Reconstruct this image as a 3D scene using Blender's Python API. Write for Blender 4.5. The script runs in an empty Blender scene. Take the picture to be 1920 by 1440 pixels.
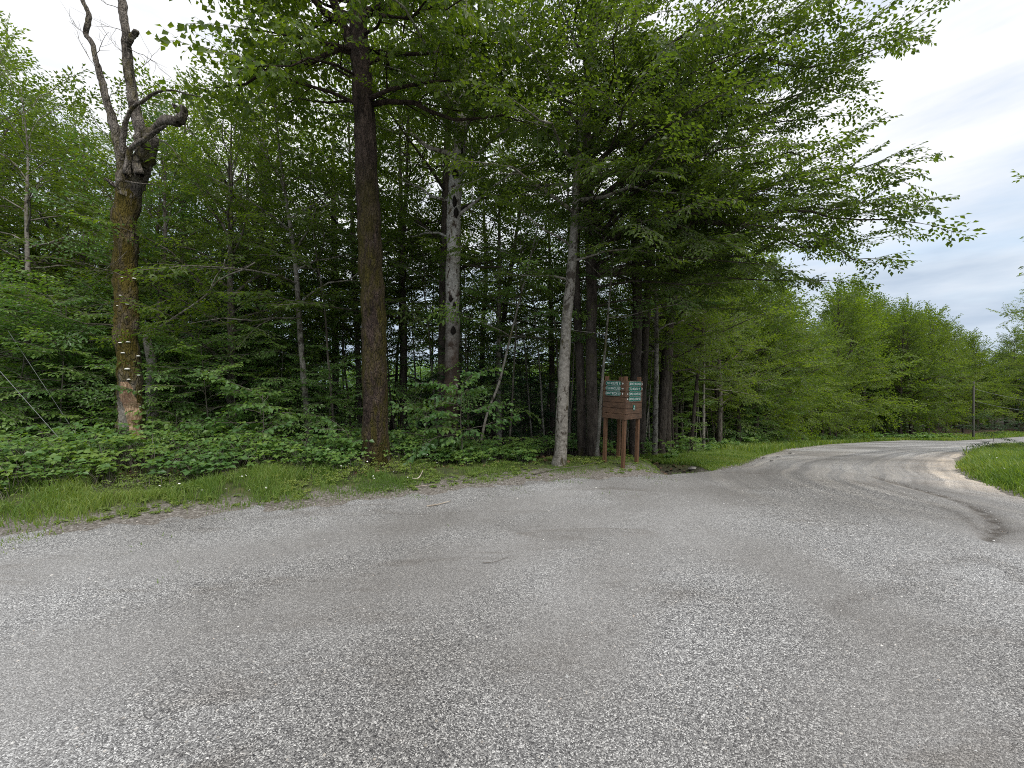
import bpy, math, random
import numpy as np
from mathutils import Vector, Matrix

R = math.radians
sc = bpy.context.scene
C = sc.collection
CAMH, F = 1.7, 721.0

# ------------------------------------------------------------------ camera
cd = bpy.data.cameras.new('camera'); cam = bpy.data.objects.new('camera', cd); C.objects.link(cam)
cam.location = (0, 0, CAMH); cam.rotation_euler = (R(90), 0, 0)
cd.sensor_fit = 'HORIZONTAL'; cd.sensor_width = 36.0; cd.lens = 36.0*F/1920.0
cd.clip_start = 0.05; cd.clip_end = 3000
sc.camera = cam

# ------------------------------------------------------------------ world, sun, exposure
SUN_EL, SUN_ROT = R(56), R(148)
w = bpy.data.worlds.new("World"); sc.world = w; w.use_nodes = True
nt = w.node_tree; N = nt.nodes; Lk = nt.links
bg = N['Background']; bg.inputs['Strength'].default_value = 0.12
sky = N.new('ShaderNodeTexSky'); sky.sky_type = 'NISHITA'; sky.sun_disc = False
sky.sun_elevation = SUN_EL; sky.sun_rotation = SUN_ROT; sky.air_density = 1.2; sky.dust_density = 1.5
tc = N.new('ShaderNodeTexCoord')
mp = N.new('ShaderNodeMapping'); mp.inputs['Scale'].default_value = (1.0, 1.0, 3.2); mp.inputs['Location'].default_value = (0.3, 1.7, 0.2)
Lk.new(tc.outputs['Generated'], mp.inputs['Vector'])
n1 = N.new('ShaderNodeTexNoise'); n1.inputs['Scale'].default_value = 2.6; n1.inputs['Detail'].default_value = 6; n1.inputs['Roughness'].default_value = 0.5
n1.inputs['Distortion'].default_value = 0.35
Lk.new(mp.outputs['Vector'], n1.inputs['Vector'])
# cloud cover factor
cr = N.new('ShaderNodeValToRGB'); cr.color_ramp.elements[0].position = 0.30; cr.color_ramp.elements[0].color = (.62, .62, .62, 1)
cr.color_ramp.elements[1].position = 0.50; cr.color_ramp.elements[1].color = (1, 1, 1, 1)
Lk.new(n1.outputs['Fac'], cr.inputs['Fac'])
# cloud body tone: thin bright cloud overhead, blue grey bellies low down
sep = N.new('ShaderNodeSeparateXYZ'); Lk.new(tc.outputs['Generated'], sep.inputs[0])
mr = N.new('ShaderNodeMapRange'); mr.inputs['From Min'].default_value = 0.02; mr.inputs['From Max'].default_value = 0.44
Lk.new(sep.outputs['Z'], mr.inputs['Value'])
n2 = N.new('ShaderNodeTexNoise'); n2.inputs['Scale'].default_value = 3.4; n2.inputs['Detail'].default_value = 5; n2.inputs['Roughness'].default_value = .55
mp2 = N.new('ShaderNodeMapping'); mp2.inputs['Scale'].default_value = (1.0, 1.0, 4.2); mp2.inputs['Location'].default_value = (3.1, 0.4, 1.2)
Lk.new(tc.outputs['Generated'], mp2.inputs['Vector']); Lk.new(mp2.outputs['Vector'], n2.inputs['Vector'])
ad = N.new('ShaderNodeMath'); ad.operation = 'MULTIPLY_ADD'; ad.inputs[1].default_value = 1.45; ad.inputs[2].default_value = -0.70
Lk.new(n2.outputs['Fac'], ad.inputs[0])
ad2 = N.new('ShaderNodeMath'); ad2.operation = 'ADD'; ad2.use_clamp = True
Lk.new(ad.outputs[0], ad2.inputs[0]); Lk.new(mr.outputs[0], ad2.inputs[1])
cc = N.new('ShaderNodeValToRGB')
cc.color_ramp.elements[0].position = 0.0; cc.color_ramp.elements[0].color = (.22, .285, .38, 1)
cc.color_ramp.elements[1].position = 1.0; cc.color_ramp.elements[1].color = (.60, .607, .622, 1)
e = cc.color_ramp.elements.new(0.45); e.color = (.39, .445, .515, 1)
Lk.new(ad2.outputs[0], cc.inputs['Fac'])
mul = N.new('ShaderNodeVectorMath'); mul.operation = 'SCALE'; mul.inputs['Scale'].default_value = 7.4
Lk.new(cc.outputs['Color'], mul.inputs[0])
mx = N.new('ShaderNodeMix'); mx.data_type = 'RGBA'
Lk.new(cr.outputs['Color'], mx.inputs['Factor']); Lk.new(sky.outputs[0], mx.inputs['A']); Lk.new(mul.outputs[0], mx.inputs['B'])
Lk.new(mx.outputs['Result'], bg.inputs['Color'])

sd = bpy.data.lights.new('sun', 'SUN'); sd.energy = 1.5; sd.angle = R(30); sd.color = (1.0, .96, .90)
sun = bpy.data.objects.new('sun', sd); C.objects.link(sun)
# Nishita rotation is measured from +Y towards +X (clockwise seen from above)
sdir = Vector((math.sin(SUN_ROT)*math.cos(SUN_EL), math.cos(SUN_ROT)*math.cos(SUN_EL), math.sin(SUN_EL)))
sun.rotation_euler = sdir.to_track_quat('Z', 'Y').to_euler()

sc.view_settings.view_transform = 'Standard'; sc.view_settings.look = 'None'
sc.view_settings.exposure = 0.98; sc.view_settings.gamma = 1.0; sc.view_settings.use_curve_mapping = False
cy = sc.cycles
cy.max_bounces = 9; cy.diffuse_bounces = 6; cy.glossy_bounces = 2; cy.transmission_bounces = 6; cy.transparent_max_bounces = 4
cy.use_denoising = False
try: cy.denoiser = 'OPENIMAGEDENOISE'; cy.denoising_input_passes = 'RGB_ALBEDO_NORMAL'; cy.denoising_prefilter = 'ACCURATE'
except Exception: pass
cy.caustics_reflective = False; cy.caustics_refractive = False
cy.filter_width = 1.0; cy.pixel_filter_type = 'BLACKMAN_HARRIS'

rng = np.random.default_rng(11)

# ------------------------------------------------------------------ terrain functions
def sp(x, k=1.0): return np.logaddexp(0, np.asarray(x, float)*k)/k
def vnoise(x, y, s=1.0, seed=0):
    x = np.asarray(x, float)*s + seed*17.31; y = np.asarray(y, float)*s + seed*7.77
    return (np.sin(x*1.3+1.7*np.sin(y*.9+.5*np.sin(x*.7)))+np.sin(y*1.1+1.9*np.sin(x*1.23+.3*seed))+np.sin(1.9*x+2.3*y+1.3*np.sin(y*2.1)))/3
def zbase(x, y):
    y = np.asarray(y, float)
    s = 0.135*(sp(y-7.6, 1.2)-sp(y-53, .25))
    return -s
def ground_y(py):
    lo, hi = 0.8, 95.0
    f = lambda Y: 720+F*(CAMH-float(zbase(0, Y)))/Y
    for _ in range(50):
        m = .5*(lo+hi)
        if f(m) > py: lo = m
        else: hi = m
    return .5*(lo+hi)
def G(px, py):
    Y = ground_y(py); return ((px-960)/F*Y, Y)
def W(px, py, Y): return np.array([(px-960)/F*Y, Y, CAMH-(py-720)/F*Y])

left_px = [(0,1010),(110,1000),(200,988),(300,980),(400,968),(560,952),(700,942),(860,920),(960,908),(1060,900),(1180,896),(1260,890),(1340,884),(1400,872),(1432,856),(1480,843),(1560,833),(1640,828),(1700,825.5)]
left = [G(*p) for p in left_px] + [(52, 45.5), (64, 51.5), (84, 59.5), (110, 66), (150, 72)]
right = [(150, 60), (110, 53), (80, 44), (56, 34), (38, 26), (27, 19.5)] + [G(1920,838), G(1850,843), G(1805,849), G(1786,862), G(1788,880), G(1812,897), G(1850,913), G(1920,938)] + [(8.6, 4.4), (11.5, 2.8), (20, 0), (60, -10)]
ROAD = np.array([(-60,-14), (-30,-4.6), (-12, 1.5), (-8, 3.0)] + left + right + [(60,-22), (-60,-22)])

def seg_dist(P, A, B):
    d = B-A; t = np.clip(((P-A)@d)/(d@d+1e-12), 0, 1)
    return np.hypot(*(P-(A+t[:, None]*d)).T)
def road_sd(x, y):
    P = np.stack([np.ravel(x), np.ravel(y)], 1).astype(float)
    dmin = np.full(len(P), 1e9); ins = np.zeros(len(P), bool)
    n = len(ROAD)
    for i in range(n):
        A, B = ROAD[i], ROAD[(i+1) % n]
        dmin = np.minimum(dmin, seg_dist(P, A, B))
        c = (A[1] > P[:, 1]) != (B[1] > P[:, 1])
        with np.errstate(divide='ignore', invalid='ignore'):
            xi = (B[0]-A[0])*(P[:, 1]-A[1])/(B[1]-A[1]+1e-15)+A[0]
        ins ^= c & (P[:, 0] < xi)
    return np.where(ins, dmin, -dmin).reshape(np.shape(x))       # positive inside the road

DITCH = np.array([G(1283, 884), G(1262, 868), (3.55, 10.2), (3.2, 12.5)])
def ditch(x, y):
    P = np.stack([np.ravel(x), np.ravel(y)], 1).astype(float)
    d = np.full(len(P), 1e9)
    for i in range(len(DITCH)-1): d = np.minimum(d, seg_dist(P, DITCH[i], DITCH[i+1]))
    return d.reshape(np.shape(x))
def zg(x, y, sdv=None):
    x = np.asarray(x, float); y = np.asarray(y, float)
    if sdv is None: sdv = road_sd(x, y)
    off = np.clip(-sdv, 0, 3)/3
    z = zbase(x, y)+off*(.05*vnoise(x, y, 1.1)+.03*vnoise(x, y, 2.7, 3))
    z = z+np.clip((-sdv-3)/6, 0, 1)*.18*vnoise(x, y, .35, 5)
    # bank next to the road on the left and the raised turf by the signboard
    z = z+.10*np.clip(-sdv/1.2, 0, 1)*(x < 4)*(y > 0)
    z = z+.12*np.exp(-((x-2.4)**2/.9+(y-8.5)**2/.8))*np.clip(-sdv, 0, 1)
    z = z-.42*np.exp(-(ditch(x, y)/.50)**2)*np.clip(-sdv/.5, 0, 1)
    # ruts and hollows in the gravel
    z = z+np.clip(sdv, 0, 1)*(.012*vnoise(x, y, .8, 2)+.004*vnoise(x, y, 3.1, 6))
    return z
def zat(x, y): return float(zg(np.array([x]), np.array([y]))[0])

# ------------------------------------------------------------------ mesh helpers
def mesh_np(name, V, Fc, mats, mi=None, smooth=False, attrs=None, fattrs=None):
    """V (n,3); Fc list of (m,k) int arrays (tris or quads); mi list of material index per array"""
    me = bpy.data.meshes.new(name)
    V = np.ascontiguousarray(V, np.float32)
    me.vertices.add(len(V)); me.vertices.foreach_set('co', V.ravel())
    tot = sum(f.shape[0]*f.shape[1] for f in Fc); npoly = sum(f.shape[0] for f in Fc)
    idx = np.concatenate([f.ravel() for f in Fc]).astype(np.int32)
    lt = np.concatenate([np.full(f.shape[0], f.shape[1]) for f in Fc])
    ls = np.concatenate([[0], np.cumsum(lt)[:-1]]).astype(np.int32)
    me.loops.add(tot); me.loops.foreach_set('vertex_index', idx)
    me.polygons.add(npoly); me.polygons.foreach_set('loop_start', ls)
    if mi is not None:
        me.polygons.foreach_set('material_index', np.concatenate([np.full(f.shape[0], m) for f, m in zip(Fc, mi)]).astype(np.int32))
    sm = np.concatenate([np.full(f.shape[0], s) for f, s in zip(Fc, smooth if isinstance(smooth, (list, tuple)) else [smooth]*len(Fc))])
    me.polygons.foreach_set('use_smooth', sm.astype(bool))
    for m in mats: me.materials.append(m)
    for k, a in (attrs or {}).items():
        at = me.attributes.new(k, 'FLOAT', 'POINT'); at.data.foreach_set('value', np.ascontiguousarray(a, np.float32))
    me.update(); 
    return me
def tag(o, label=None, cat=None, group=None, kind=None):
    if label: o['label'] = label
    if cat: o['category'] = cat
    if group: o['group'] = group
    if kind: o['kind'] = kind
    return o
def obj(name, me, parent=None, loc=(0, 0, 0), **k):
    o = bpy.data.objects.new(name, me); C.objects.link(o); o.location = loc
    if parent: o.parent = parent
    return tag(o, **k)
def empty(name, loc, rz=0, **k):
    o = bpy.data.objects.new(name, None); C.objects.link(o); o.location = loc; o.rotation_euler = (0, 0, rz)
    o.empty_display_size = .2
    return tag(o, **k)

def unit(v): v = np.asarray(v, float); return v/(np.linalg.norm(v, axis=-1, keepdims=True)+1e-12)
def tube(P, r, k=8, seed=0, rough=0.0, cap=True, flare=0):
    P = np.asarray(P, float); r = np.asarray(r, float); n = len(P)
    T = unit(np.gradient(P, axis=0))
    ref = np.array([0.31, .95, 0.05]) if abs(T[:, 1]).mean() < .75 else np.array([.1, .1, 1.])
    A = unit(np.cross(T, ref)); B = np.cross(T, A)
    th = np.linspace(0, 2*np.pi, k, endpoint=False)
    rr = np.repeat(r[:, None], k, 1)
    if rough:
        s = np.concatenate([[0], np.cumsum(np.linalg.norm(np.diff(P, axis=0), axis=1))])[:, None]
        rr = rr*(1+rough*(np.sin(3*th+seed+1.7*np.sin(s*1.9+seed))*.4+np.sin(5*th+s*2.3+seed*2)*.35+np.sin(2*th-s*5.1+seed*3)*.45))
        if flare: rr = rr*(1+flare*np.exp(-s/.22)*(0.6+.4*np.sin(5*th+seed)))
    V = P[:, None, :]+rr[..., None]*(np.cos(th)[None, :, None]*A[:, None, :]+np.sin(th)[None, :, None]*B[:, None, :])
    V = V.reshape(-1, 3)
    i = np.arange(n-1)[:, None]*k; j = np.arange(k)[None, :]; j2 = (j+1) % k
    Q = np.stack([i+j, i+j2, i+k+j2, i+k+j], -1).reshape(-1, 4)
    if cap:
        V = np.vstack([V, P[-1]+T[-1]*r[-1]*.5]); c = len(V)-1
        jj = np.arange(k); tri = np.stack([(n-1)*k+jj, (n-1)*k+(jj+1) % k, np.full(k, c)], -1)
        return V, Q, tri
    return V, Q, np.zeros((0, 3), int)
class Geo:
    def __init__(s): s.V = []; s.Q = []; s.T = []; s.n = 0
    def add(s, V, Q=None, T=None):
        if Q is not None and len(Q): s.Q.append(np.asarray(Q)+s.n)
        if T is not None and len(T): s.T.append(np.asarray(T)+s.n)
        s.V.append(np.asarray(V, float)); s.n += len(V)
    def tube(s, *a, **k): s.add(*tube(*a, **k))
    def box(s, c, u, v, w_, hu, hv, hw):
        c = np.asarray(c, float); u, v, w_ = unit(u)*hu, unit(v)*hv, unit(w_)*hw
        P = [c+a*u+b*v+d*w_ for a in (-1, 1) for b in (-1, 1) for d in (-1, 1)]
        q = [(0, 1, 3, 2), (4, 6, 7, 5), (0, 4, 5, 1), (2, 3, 7, 6), (0, 2, 6, 4), (1, 5, 7, 3)]
        s.add(np.array(P), np.array(q))
    def mesh(s, name, mat, smooth=True, origin=(0, 0, 0)):
        V = np.vstack(s.V)-np.asarray(origin, float); Fc = []
        if s.Q: Fc.append(np.vstack(s.Q))
        if s.T: Fc.append(np.vstack(s.T))
        return mesh_np(name, V, Fc, [mat] if not isinstance(mat, list) else mat, smooth=smooth)

def resample(P, n):
    P = np.asarray(P, float); d = np.concatenate([[0], np.cumsum(np.linalg.norm(np.diff(P[:, :3], axis=0), axis=1))])
    t = np.linspace(0, d[-1], n)
    # Catmull-Rom through the points
    out = []
    for tt in t:
        i = min(np.searchsorted(d, tt, side='right')-1, len(P)-2); i = max(i, 0)
        u = (tt-d[i])/(d[i+1]-d[i]+1e-9)
        p0, p1, p2, p3 = P[max(i-1, 0)], P[i], P[i+1], P[min(i+2, len(P)-1)]
        out.append(.5*((2*p1)+(-p0+p2)*u+(2*p0-5*p1+4*p2-p3)*u*u+(-p0+3*p1-3*p2+p3)*u**3))
    return np.array(out)

# ------------------------------------------------------------------ materials
def mat(name):
    m = bpy.data.materials.new(name); m.use_nodes = True
    t = m.node_tree; b = t.nodes['Principled BSDF']
    return m, t, t.nodes, t.links, b
def noise(Nn, Ll, vec, scale, detail=4, rough=.55, dist=0):
    n = Nn.new('ShaderNodeTexNoise'); n.inputs['Scale'].default_value = scale; n.inputs['Detail'].default_value = detail
    n.inputs['Roughness'].default_value = rough; n.inputs['Distortion'].default_value = dist
    if vec is not None: Ll.new(vec, n.inputs['Vector'])
    return n
def ramp(Nn, Ll, fac, stops):
    r = Nn.new('ShaderNodeValToRGB'); el = r.color_ramp.elements
    while len(el) < len(stops): el.new(.5)
    for e_, (p, c) in zip(el, stops): e_.position = p; e_.color = (*c, 1) if len(c) == 3 else c
    Ll.new(fac, r.inputs['Fac']); return r
def mixc(Nn, Ll, f, a, b, mode='MIX'):
    m = Nn.new('ShaderNodeMix'); m.data_type = 'RGBA'; m.blend_type = mode
    for k, v in (('Factor', f), ('A', a), ('B', b)):
        if isinstance(v, (int, float)): m.inputs[k].default_value = v
        elif isinstance(v, tuple): m.inputs[k].default_value = (*v, 1)
        else: Ll.new(v, m.inputs[k])
    return m.outputs['Result']
def vmap(Nn, Ll, vec, scale):
    m = Nn.new('ShaderNodeMapping'); m.inputs['Scale'].default_value = scale; Ll.new(vec, m.inputs['Vector']); return m.outputs[0]
def bump(Nn, Ll, b, h, dist, strength=1.0):
    n = Nn.new('ShaderNodeBump'); n.inputs['Strength'].default_value = strength; n.inputs['Distance'].default_value = dist
    Ll.new(h, n.inputs['Height']); Ll.new(n.outputs[0], b.inputs['Normal']); return n

def leaf_mat(name, cols, trans=.42, rough=.42, spec=.35, hue=0.0):
    """cols: list of base colours the leaves vary between (attribute lv per leaf + object random)"""
    m, t, Nn, Ll, b = mat(name)
    a = Nn.new('ShaderNodeAttribute'); a.attribute_name = 'lv'
    oi = Nn.new('ShaderNodeObjectInfo')
    s = Nn.new('ShaderNodeMath'); s.operation = 'MULTIPLY_ADD'; s.inputs[1].default_value = .45; s.inputs[2].default_value = -.22
    Ll.new(oi.outputs['Random'], s.inputs[0])
    s2 = Nn.new('ShaderNodeMath'); s2.operation = 'ADD'; s2.use_clamp = True; Ll.new(a.outputs['Fac'], s2.inputs[0]); Ll.new(s.outputs[0], s2.inputs[1])
    r = ramp(Nn, Ll, s2.outputs[0], [(i/(len(cols)-1), c) for i, c in enumerate(cols)])
    tr = Nn.new('ShaderNodeBsdfTranslucent')
    tcx = mixc(Nn, Ll, 1.0, r.outputs[0], (2.1, 2.05, .60), 'MULTIPLY')
    Ll.new(tcx, tr.inputs['Color'])
    Ll.new(r.outputs[0], b.inputs['Base Color']); b.inputs['Roughness'].default_value = rough; b.inputs['Specular IOR Level'].default_value = spec
    ms = Nn.new('ShaderNodeMixShader'); ms.inputs[0].default_value = trans
    Ll.new(b.outputs[0], ms.inputs[1]); Ll.new(tr.outputs[0], ms.inputs[2])
    Ll.new(ms.outputs[0], Nn['Material Output'].inputs['Surface'])
    return m
LEAF = {
 'beech': leaf_mat('beech_leaf', [(.047, .082, .017), (.075, .120, .024), (.122, .178, .031)], trans=.48),
 'maple': leaf_mat('maple_leaf', [(.052, .092, .016), (.085, .140, .022), (.130, .185, .030)], trans=.5),
 'under': leaf_mat('understory_leaf', [(.066, .140, .042), (.115, .215, .058), (.185, .285, .070)], trans=.38, spec=.5, rough=.38),
 'canopy': leaf_mat('canopy_leaf', [(.058, .100, .022), (.100, .158, .030), (.155, .215, .040)], trans=.5),
 'weed': leaf_mat('weed_leaf', [(.10, .16, .04), (.16, .225, .05), (.25, .28, .07)], trans=.35),
 'herb': leaf_mat('undergrowth_leaf', [(.060, .135, .045), (.105, .200, .055), (.190, .280, .062)], trans=.35, spec=.4),
 'bright': leaf_mat('yellow_green_leaf', [(.075, .125, .020), (.120, .185, .026), (.165, .235, .035)], trans=.5),  # lighter yellow-green leaf colour of the brighter tree variants
 'dark': leaf_mat('dark_leaf', [(.018, .050, .024), (.030, .075, .030), (.05, .10, .035)], trans=.3),
 'grass': leaf_mat('grass_blade', [(.085, .155, .034), (.140, .225, .048), (.250, .300, .095)], trans=.4, rough=.5),
}
def bark_mat(name, c1, c2, c3, moss=0.0, mossc=(.075, .070, .008), vs=3.2, blotch=None, bumpd=.012, scale=9, plates=True, mosstop=None, low=None):
    m, t, Nn, Ll, b = mat(name)
    tc_ = Nn.new('ShaderNodeTexCoord'); v = tc_.outputs['Object']
    va = vmap(Nn, Ll, v, (1, 1, 1/vs))
    n_ = noise(Nn, Ll, va, scale, 8, .65)
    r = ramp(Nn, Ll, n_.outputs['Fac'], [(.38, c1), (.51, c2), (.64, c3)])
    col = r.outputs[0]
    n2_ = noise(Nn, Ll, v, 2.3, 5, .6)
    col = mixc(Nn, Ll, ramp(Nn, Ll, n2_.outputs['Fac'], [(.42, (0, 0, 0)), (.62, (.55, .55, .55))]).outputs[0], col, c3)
    if blotch:
        n3 = noise(Nn, Ll, vmap(Nn, Ll, v, (1, 1, .6)), 7.5, 6, .7, .6)
        col = mixc(Nn, Ll, ramp(Nn, Ll, n3.outputs['Fac'], [(.535, (0, 0, 0)), (.585, (1, 1, 1))]).outputs[0], col, blotch)
    # pale lichen flecks
    n5 = noise(Nn, Ll, v, 26, 4, .7)
    col = mixc(Nn, Ll, ramp(Nn, Ll, n5.outputs['Fac'], [(.62, (0, 0, 0)), (.70, (.5, .5, .5))]).outputs[0], col, (.30, .30, .26))
    sz_ = Nn.new('ShaderNodeSeparateXYZ'); Ll.new(v, sz_.inputs[0])
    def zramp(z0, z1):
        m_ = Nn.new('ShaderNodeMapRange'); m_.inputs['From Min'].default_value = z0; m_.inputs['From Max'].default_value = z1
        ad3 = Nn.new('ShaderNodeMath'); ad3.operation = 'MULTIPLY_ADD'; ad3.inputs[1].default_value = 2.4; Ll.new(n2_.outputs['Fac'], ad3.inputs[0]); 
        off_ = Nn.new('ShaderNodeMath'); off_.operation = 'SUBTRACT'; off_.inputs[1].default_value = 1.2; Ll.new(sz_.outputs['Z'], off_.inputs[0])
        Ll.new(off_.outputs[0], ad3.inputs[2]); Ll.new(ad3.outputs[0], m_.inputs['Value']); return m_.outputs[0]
    if low:
        z0_, z1_, lowc = low
        n6 = noise(Nn, Ll, vmap(Nn, Ll, v, (1, 1, .5)), 6, 6, .7, .5)
        lc = ramp(Nn, Ll, n6.outputs['Fac'], [(.38, tuple(x*.5 for x in lowc)), (.55, lowc), (.63, tuple(x*1.5 for x in lowc)), (.67, c3)]).outputs[0]
        col = mixc(Nn, Ll, zramp(z0_, z1_), lc, col)
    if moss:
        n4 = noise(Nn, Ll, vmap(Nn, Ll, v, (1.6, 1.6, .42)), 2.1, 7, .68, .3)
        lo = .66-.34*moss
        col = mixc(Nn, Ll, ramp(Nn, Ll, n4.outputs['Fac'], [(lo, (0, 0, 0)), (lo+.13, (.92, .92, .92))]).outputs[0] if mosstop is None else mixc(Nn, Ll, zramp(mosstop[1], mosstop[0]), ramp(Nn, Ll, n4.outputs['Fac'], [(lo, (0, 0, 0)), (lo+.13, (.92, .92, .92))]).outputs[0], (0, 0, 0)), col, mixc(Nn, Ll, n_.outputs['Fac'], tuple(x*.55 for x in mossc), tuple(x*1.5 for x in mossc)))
    Ll.new(col, b.inputs['Base Color']); b.inputs['Roughness'].default_value = .9; b.inputs['Specular IOR Level'].default_value = .2
    vo = Nn.new('ShaderNodeTexVoronoi'); vo.feature = 'DISTANCE_TO_EDGE'; vo.inputs['Scale'].default_value = scale*1.5
    wv = Nn.new('ShaderNodeVectorMath'); wv.operation = 'ADD'
    nw = noise(Nn, Ll, va, scale*.7, 3); sc_ = Nn.new('ShaderNodeVectorMath'); sc_.operation = 'SCALE'; sc_.inputs['Scale'].default_value = .16
    Ll.new(nw.outputs['Color'], sc_.inputs[0]); Ll.new(va, wv.inputs[0]); Ll.new(sc_.outputs[0], wv.inputs[1]); Ll.new(wv.outputs[0], vo.inputs['Vector'])
    hh = Nn.new('ShaderNodeMath'); hh.operation = 'MULTIPLY_ADD'; hh.inputs[1].default_value = 1.6 if plates else .3
    mn = Nn.new('ShaderNodeMath'); mn.operation = 'MINIMUM'; mn.inputs[1].default_value = .22; Ll.new(vo.outputs['Distance'], mn.inputs[0])
    Ll.new(mn.outputs[0], hh.inputs[0]); Ll.new(n_.outputs['Fac'], hh.inputs[2])
    bump(Nn, Ll, b, hh.outputs[0], bumpd*2.2)
    return m
BARK = {
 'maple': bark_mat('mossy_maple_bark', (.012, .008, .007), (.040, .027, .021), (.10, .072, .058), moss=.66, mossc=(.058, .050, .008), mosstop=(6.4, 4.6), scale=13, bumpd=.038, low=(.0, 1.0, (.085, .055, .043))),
 'snag': bark_mat('dead_mossy_bark', (.022, .016, .011), (.070, .052, .038), (.20, .17, .135), moss=.72, mossc=(.095, .074, .010), scale=12, bumpd=.035, low=(1.2, 2.4, (.17, .15, .12))),
 'snagtop': bark_mat('dead_weathered_bark', (.035, .028, .022), (.115, .098, .082), (.28, .25, .22), moss=.42, scale=13, bumpd=.03, mossc=(.10, .085, .02)),
 'beech': bark_mat('pale_beech_bark', (.20, .185, .165), (.33, .31, .28), (.46, .44, .41), blotch=(.070, .052, .040), plates=False, bumpd=.006, vs=.8, moss=.15, scale=14, low=(2.3, 4.2, (.060, .042, .032))),
 'beechgrey': bark_mat('grey_beech_bark', (.11, .10, .085), (.19, .175, .15), (.28, .26, .23), blotch=(.06, .05, .04), plates=False, bumpd=.006, vs=.8, moss=.34, scale=14),
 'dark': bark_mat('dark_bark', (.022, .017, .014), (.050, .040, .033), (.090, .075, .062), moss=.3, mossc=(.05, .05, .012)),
 'mid': bark_mat('brown_grey_bark', (.045, .036, .029), (.10, .085, .070), (.19, .17, .145), moss=.35, mossc=(.07, .07, .02)),
 'twig': bark_mat('twig_bark', (.06, .05, .04), (.11, .095, .08), (.17, .155, .135), plates=False, bumpd=.001),
}

# ------------------------------------------------------------------ leaf sprays
def make_template(r, n_sub=7, leaf=.085, step=.055, length=.8, sub=.34, wid=.52, tilt=.35, droop=.10):
    P, D, Nm, L = [], [], [], []; tw = Geo()
    def leaves(A, B, step_):
        d = B-A; ln = np.linalg.norm(d); d = d/ln; n = max(2, int(ln/step_))
        side = np.cross([0, 0, 1.], d)
        for i in range(n+1):
            s = 1 if i % 2 else -1
            ang = .75 if i < n else .05
            dd = unit(d*math.cos(ang)+side*s*math.sin(ang)+np.array([0, 0, -droop-.35*r.random()])+r.normal(0, .14, 3))
            nn = unit(np.array([0, 0, 1.])+r.normal(0, tilt, 3)); nn = unit(nn-dd*(nn@dd))
            P.append(A+d*ln*(i+.2)/(n+.2)); D.append(dd); Nm.append(nn); L.append(leaf*(.7+.5*r.random()))
    ax = [np.zeros(3)]
    for i in range(4): ax.append(ax[-1]+np.array([length/4, r.normal(0, .03), -.012*i+r.normal(0, .012)]))
    ax = np.array(ax); tw.tube(ax, np.linspace(.006, .002, 5)*(length/.8), k=3, cap=False)
    for i in range(n_sub):
        t = .12+.80*i/max(1, n_sub-1)
        p = np.array([np.interp(t*length, ax[:, 0], ax[:, 0]), np.interp(t*length, ax[:, 0], ax[:, 1]), np.interp(t*length, ax[:, 0], ax[:, 2])])
        s = 1 if i % 2 else -1; an = R(48+r.normal(0, 8)); ll = sub*(1.15-.75*t)*(.8+.4*r.random())
        q = p+np.array([math.cos(an)*ll, s*math.sin(an)*ll, r.normal(-.03, .04)])
        tw.tube(np.array([p, (p+q)/2+[0, 0, .01], q]), [.003, .002, .001], k=3, cap=False)
        leaves(p, q, step)
    leaves(ax[1], ax[-1], step*1.3)
    V = np.vstack(tw.V); Q = np.vstack(tw.Q)
    return dict(P=np.array(P), D=np.array(D), N=np.array(Nm), L=np.array(L), W=wid, tV=V, tQ=Q)
tr_ = np.random.default_rng(5)
def tpl_more(): pass
TPL = {
 'near': [make_template(tr_, 9, .098, .058, .85, .40, wid=.60) for _ in range(4)],
 'mid': [make_template(tr_, 8, .115, .075, .95, .46) for _ in range(4)],
 'far': [make_template(tr_, 7, .19, .12, 1.2, .58, wid=.62, tilt=.6) for _ in range(4)],
 'maple': [make_template(tr_, 6, .125, .095, .75, .40, wid=.85, tilt=.55, droop=.45) for _ in range(4)],
}
def leaf_geo(P, D, Nn, L, Wd, lv):
    S = np.cross(D, Nn); n = len(P); L = L[:, None]
    b = P; l = P+D*L*.42+S*L*Wd*.5+Nn*L*.10; t = P+D*L-Nn*L*.10; r = P+D*L*.42-S*L*Wd*.5+Nn*L*.10; m = P+D*L*.45
    V = np.stack([b, l, t, r], 1).reshape(-1, 3)
    i = np.arange(n)[:, None]*4
    T = np.concatenate([i+np.array([[0, 2, 1]]), i+np.array([[0, 3, 2]])], 0)
    return V, T, np.repeat(lv, 4)
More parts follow.
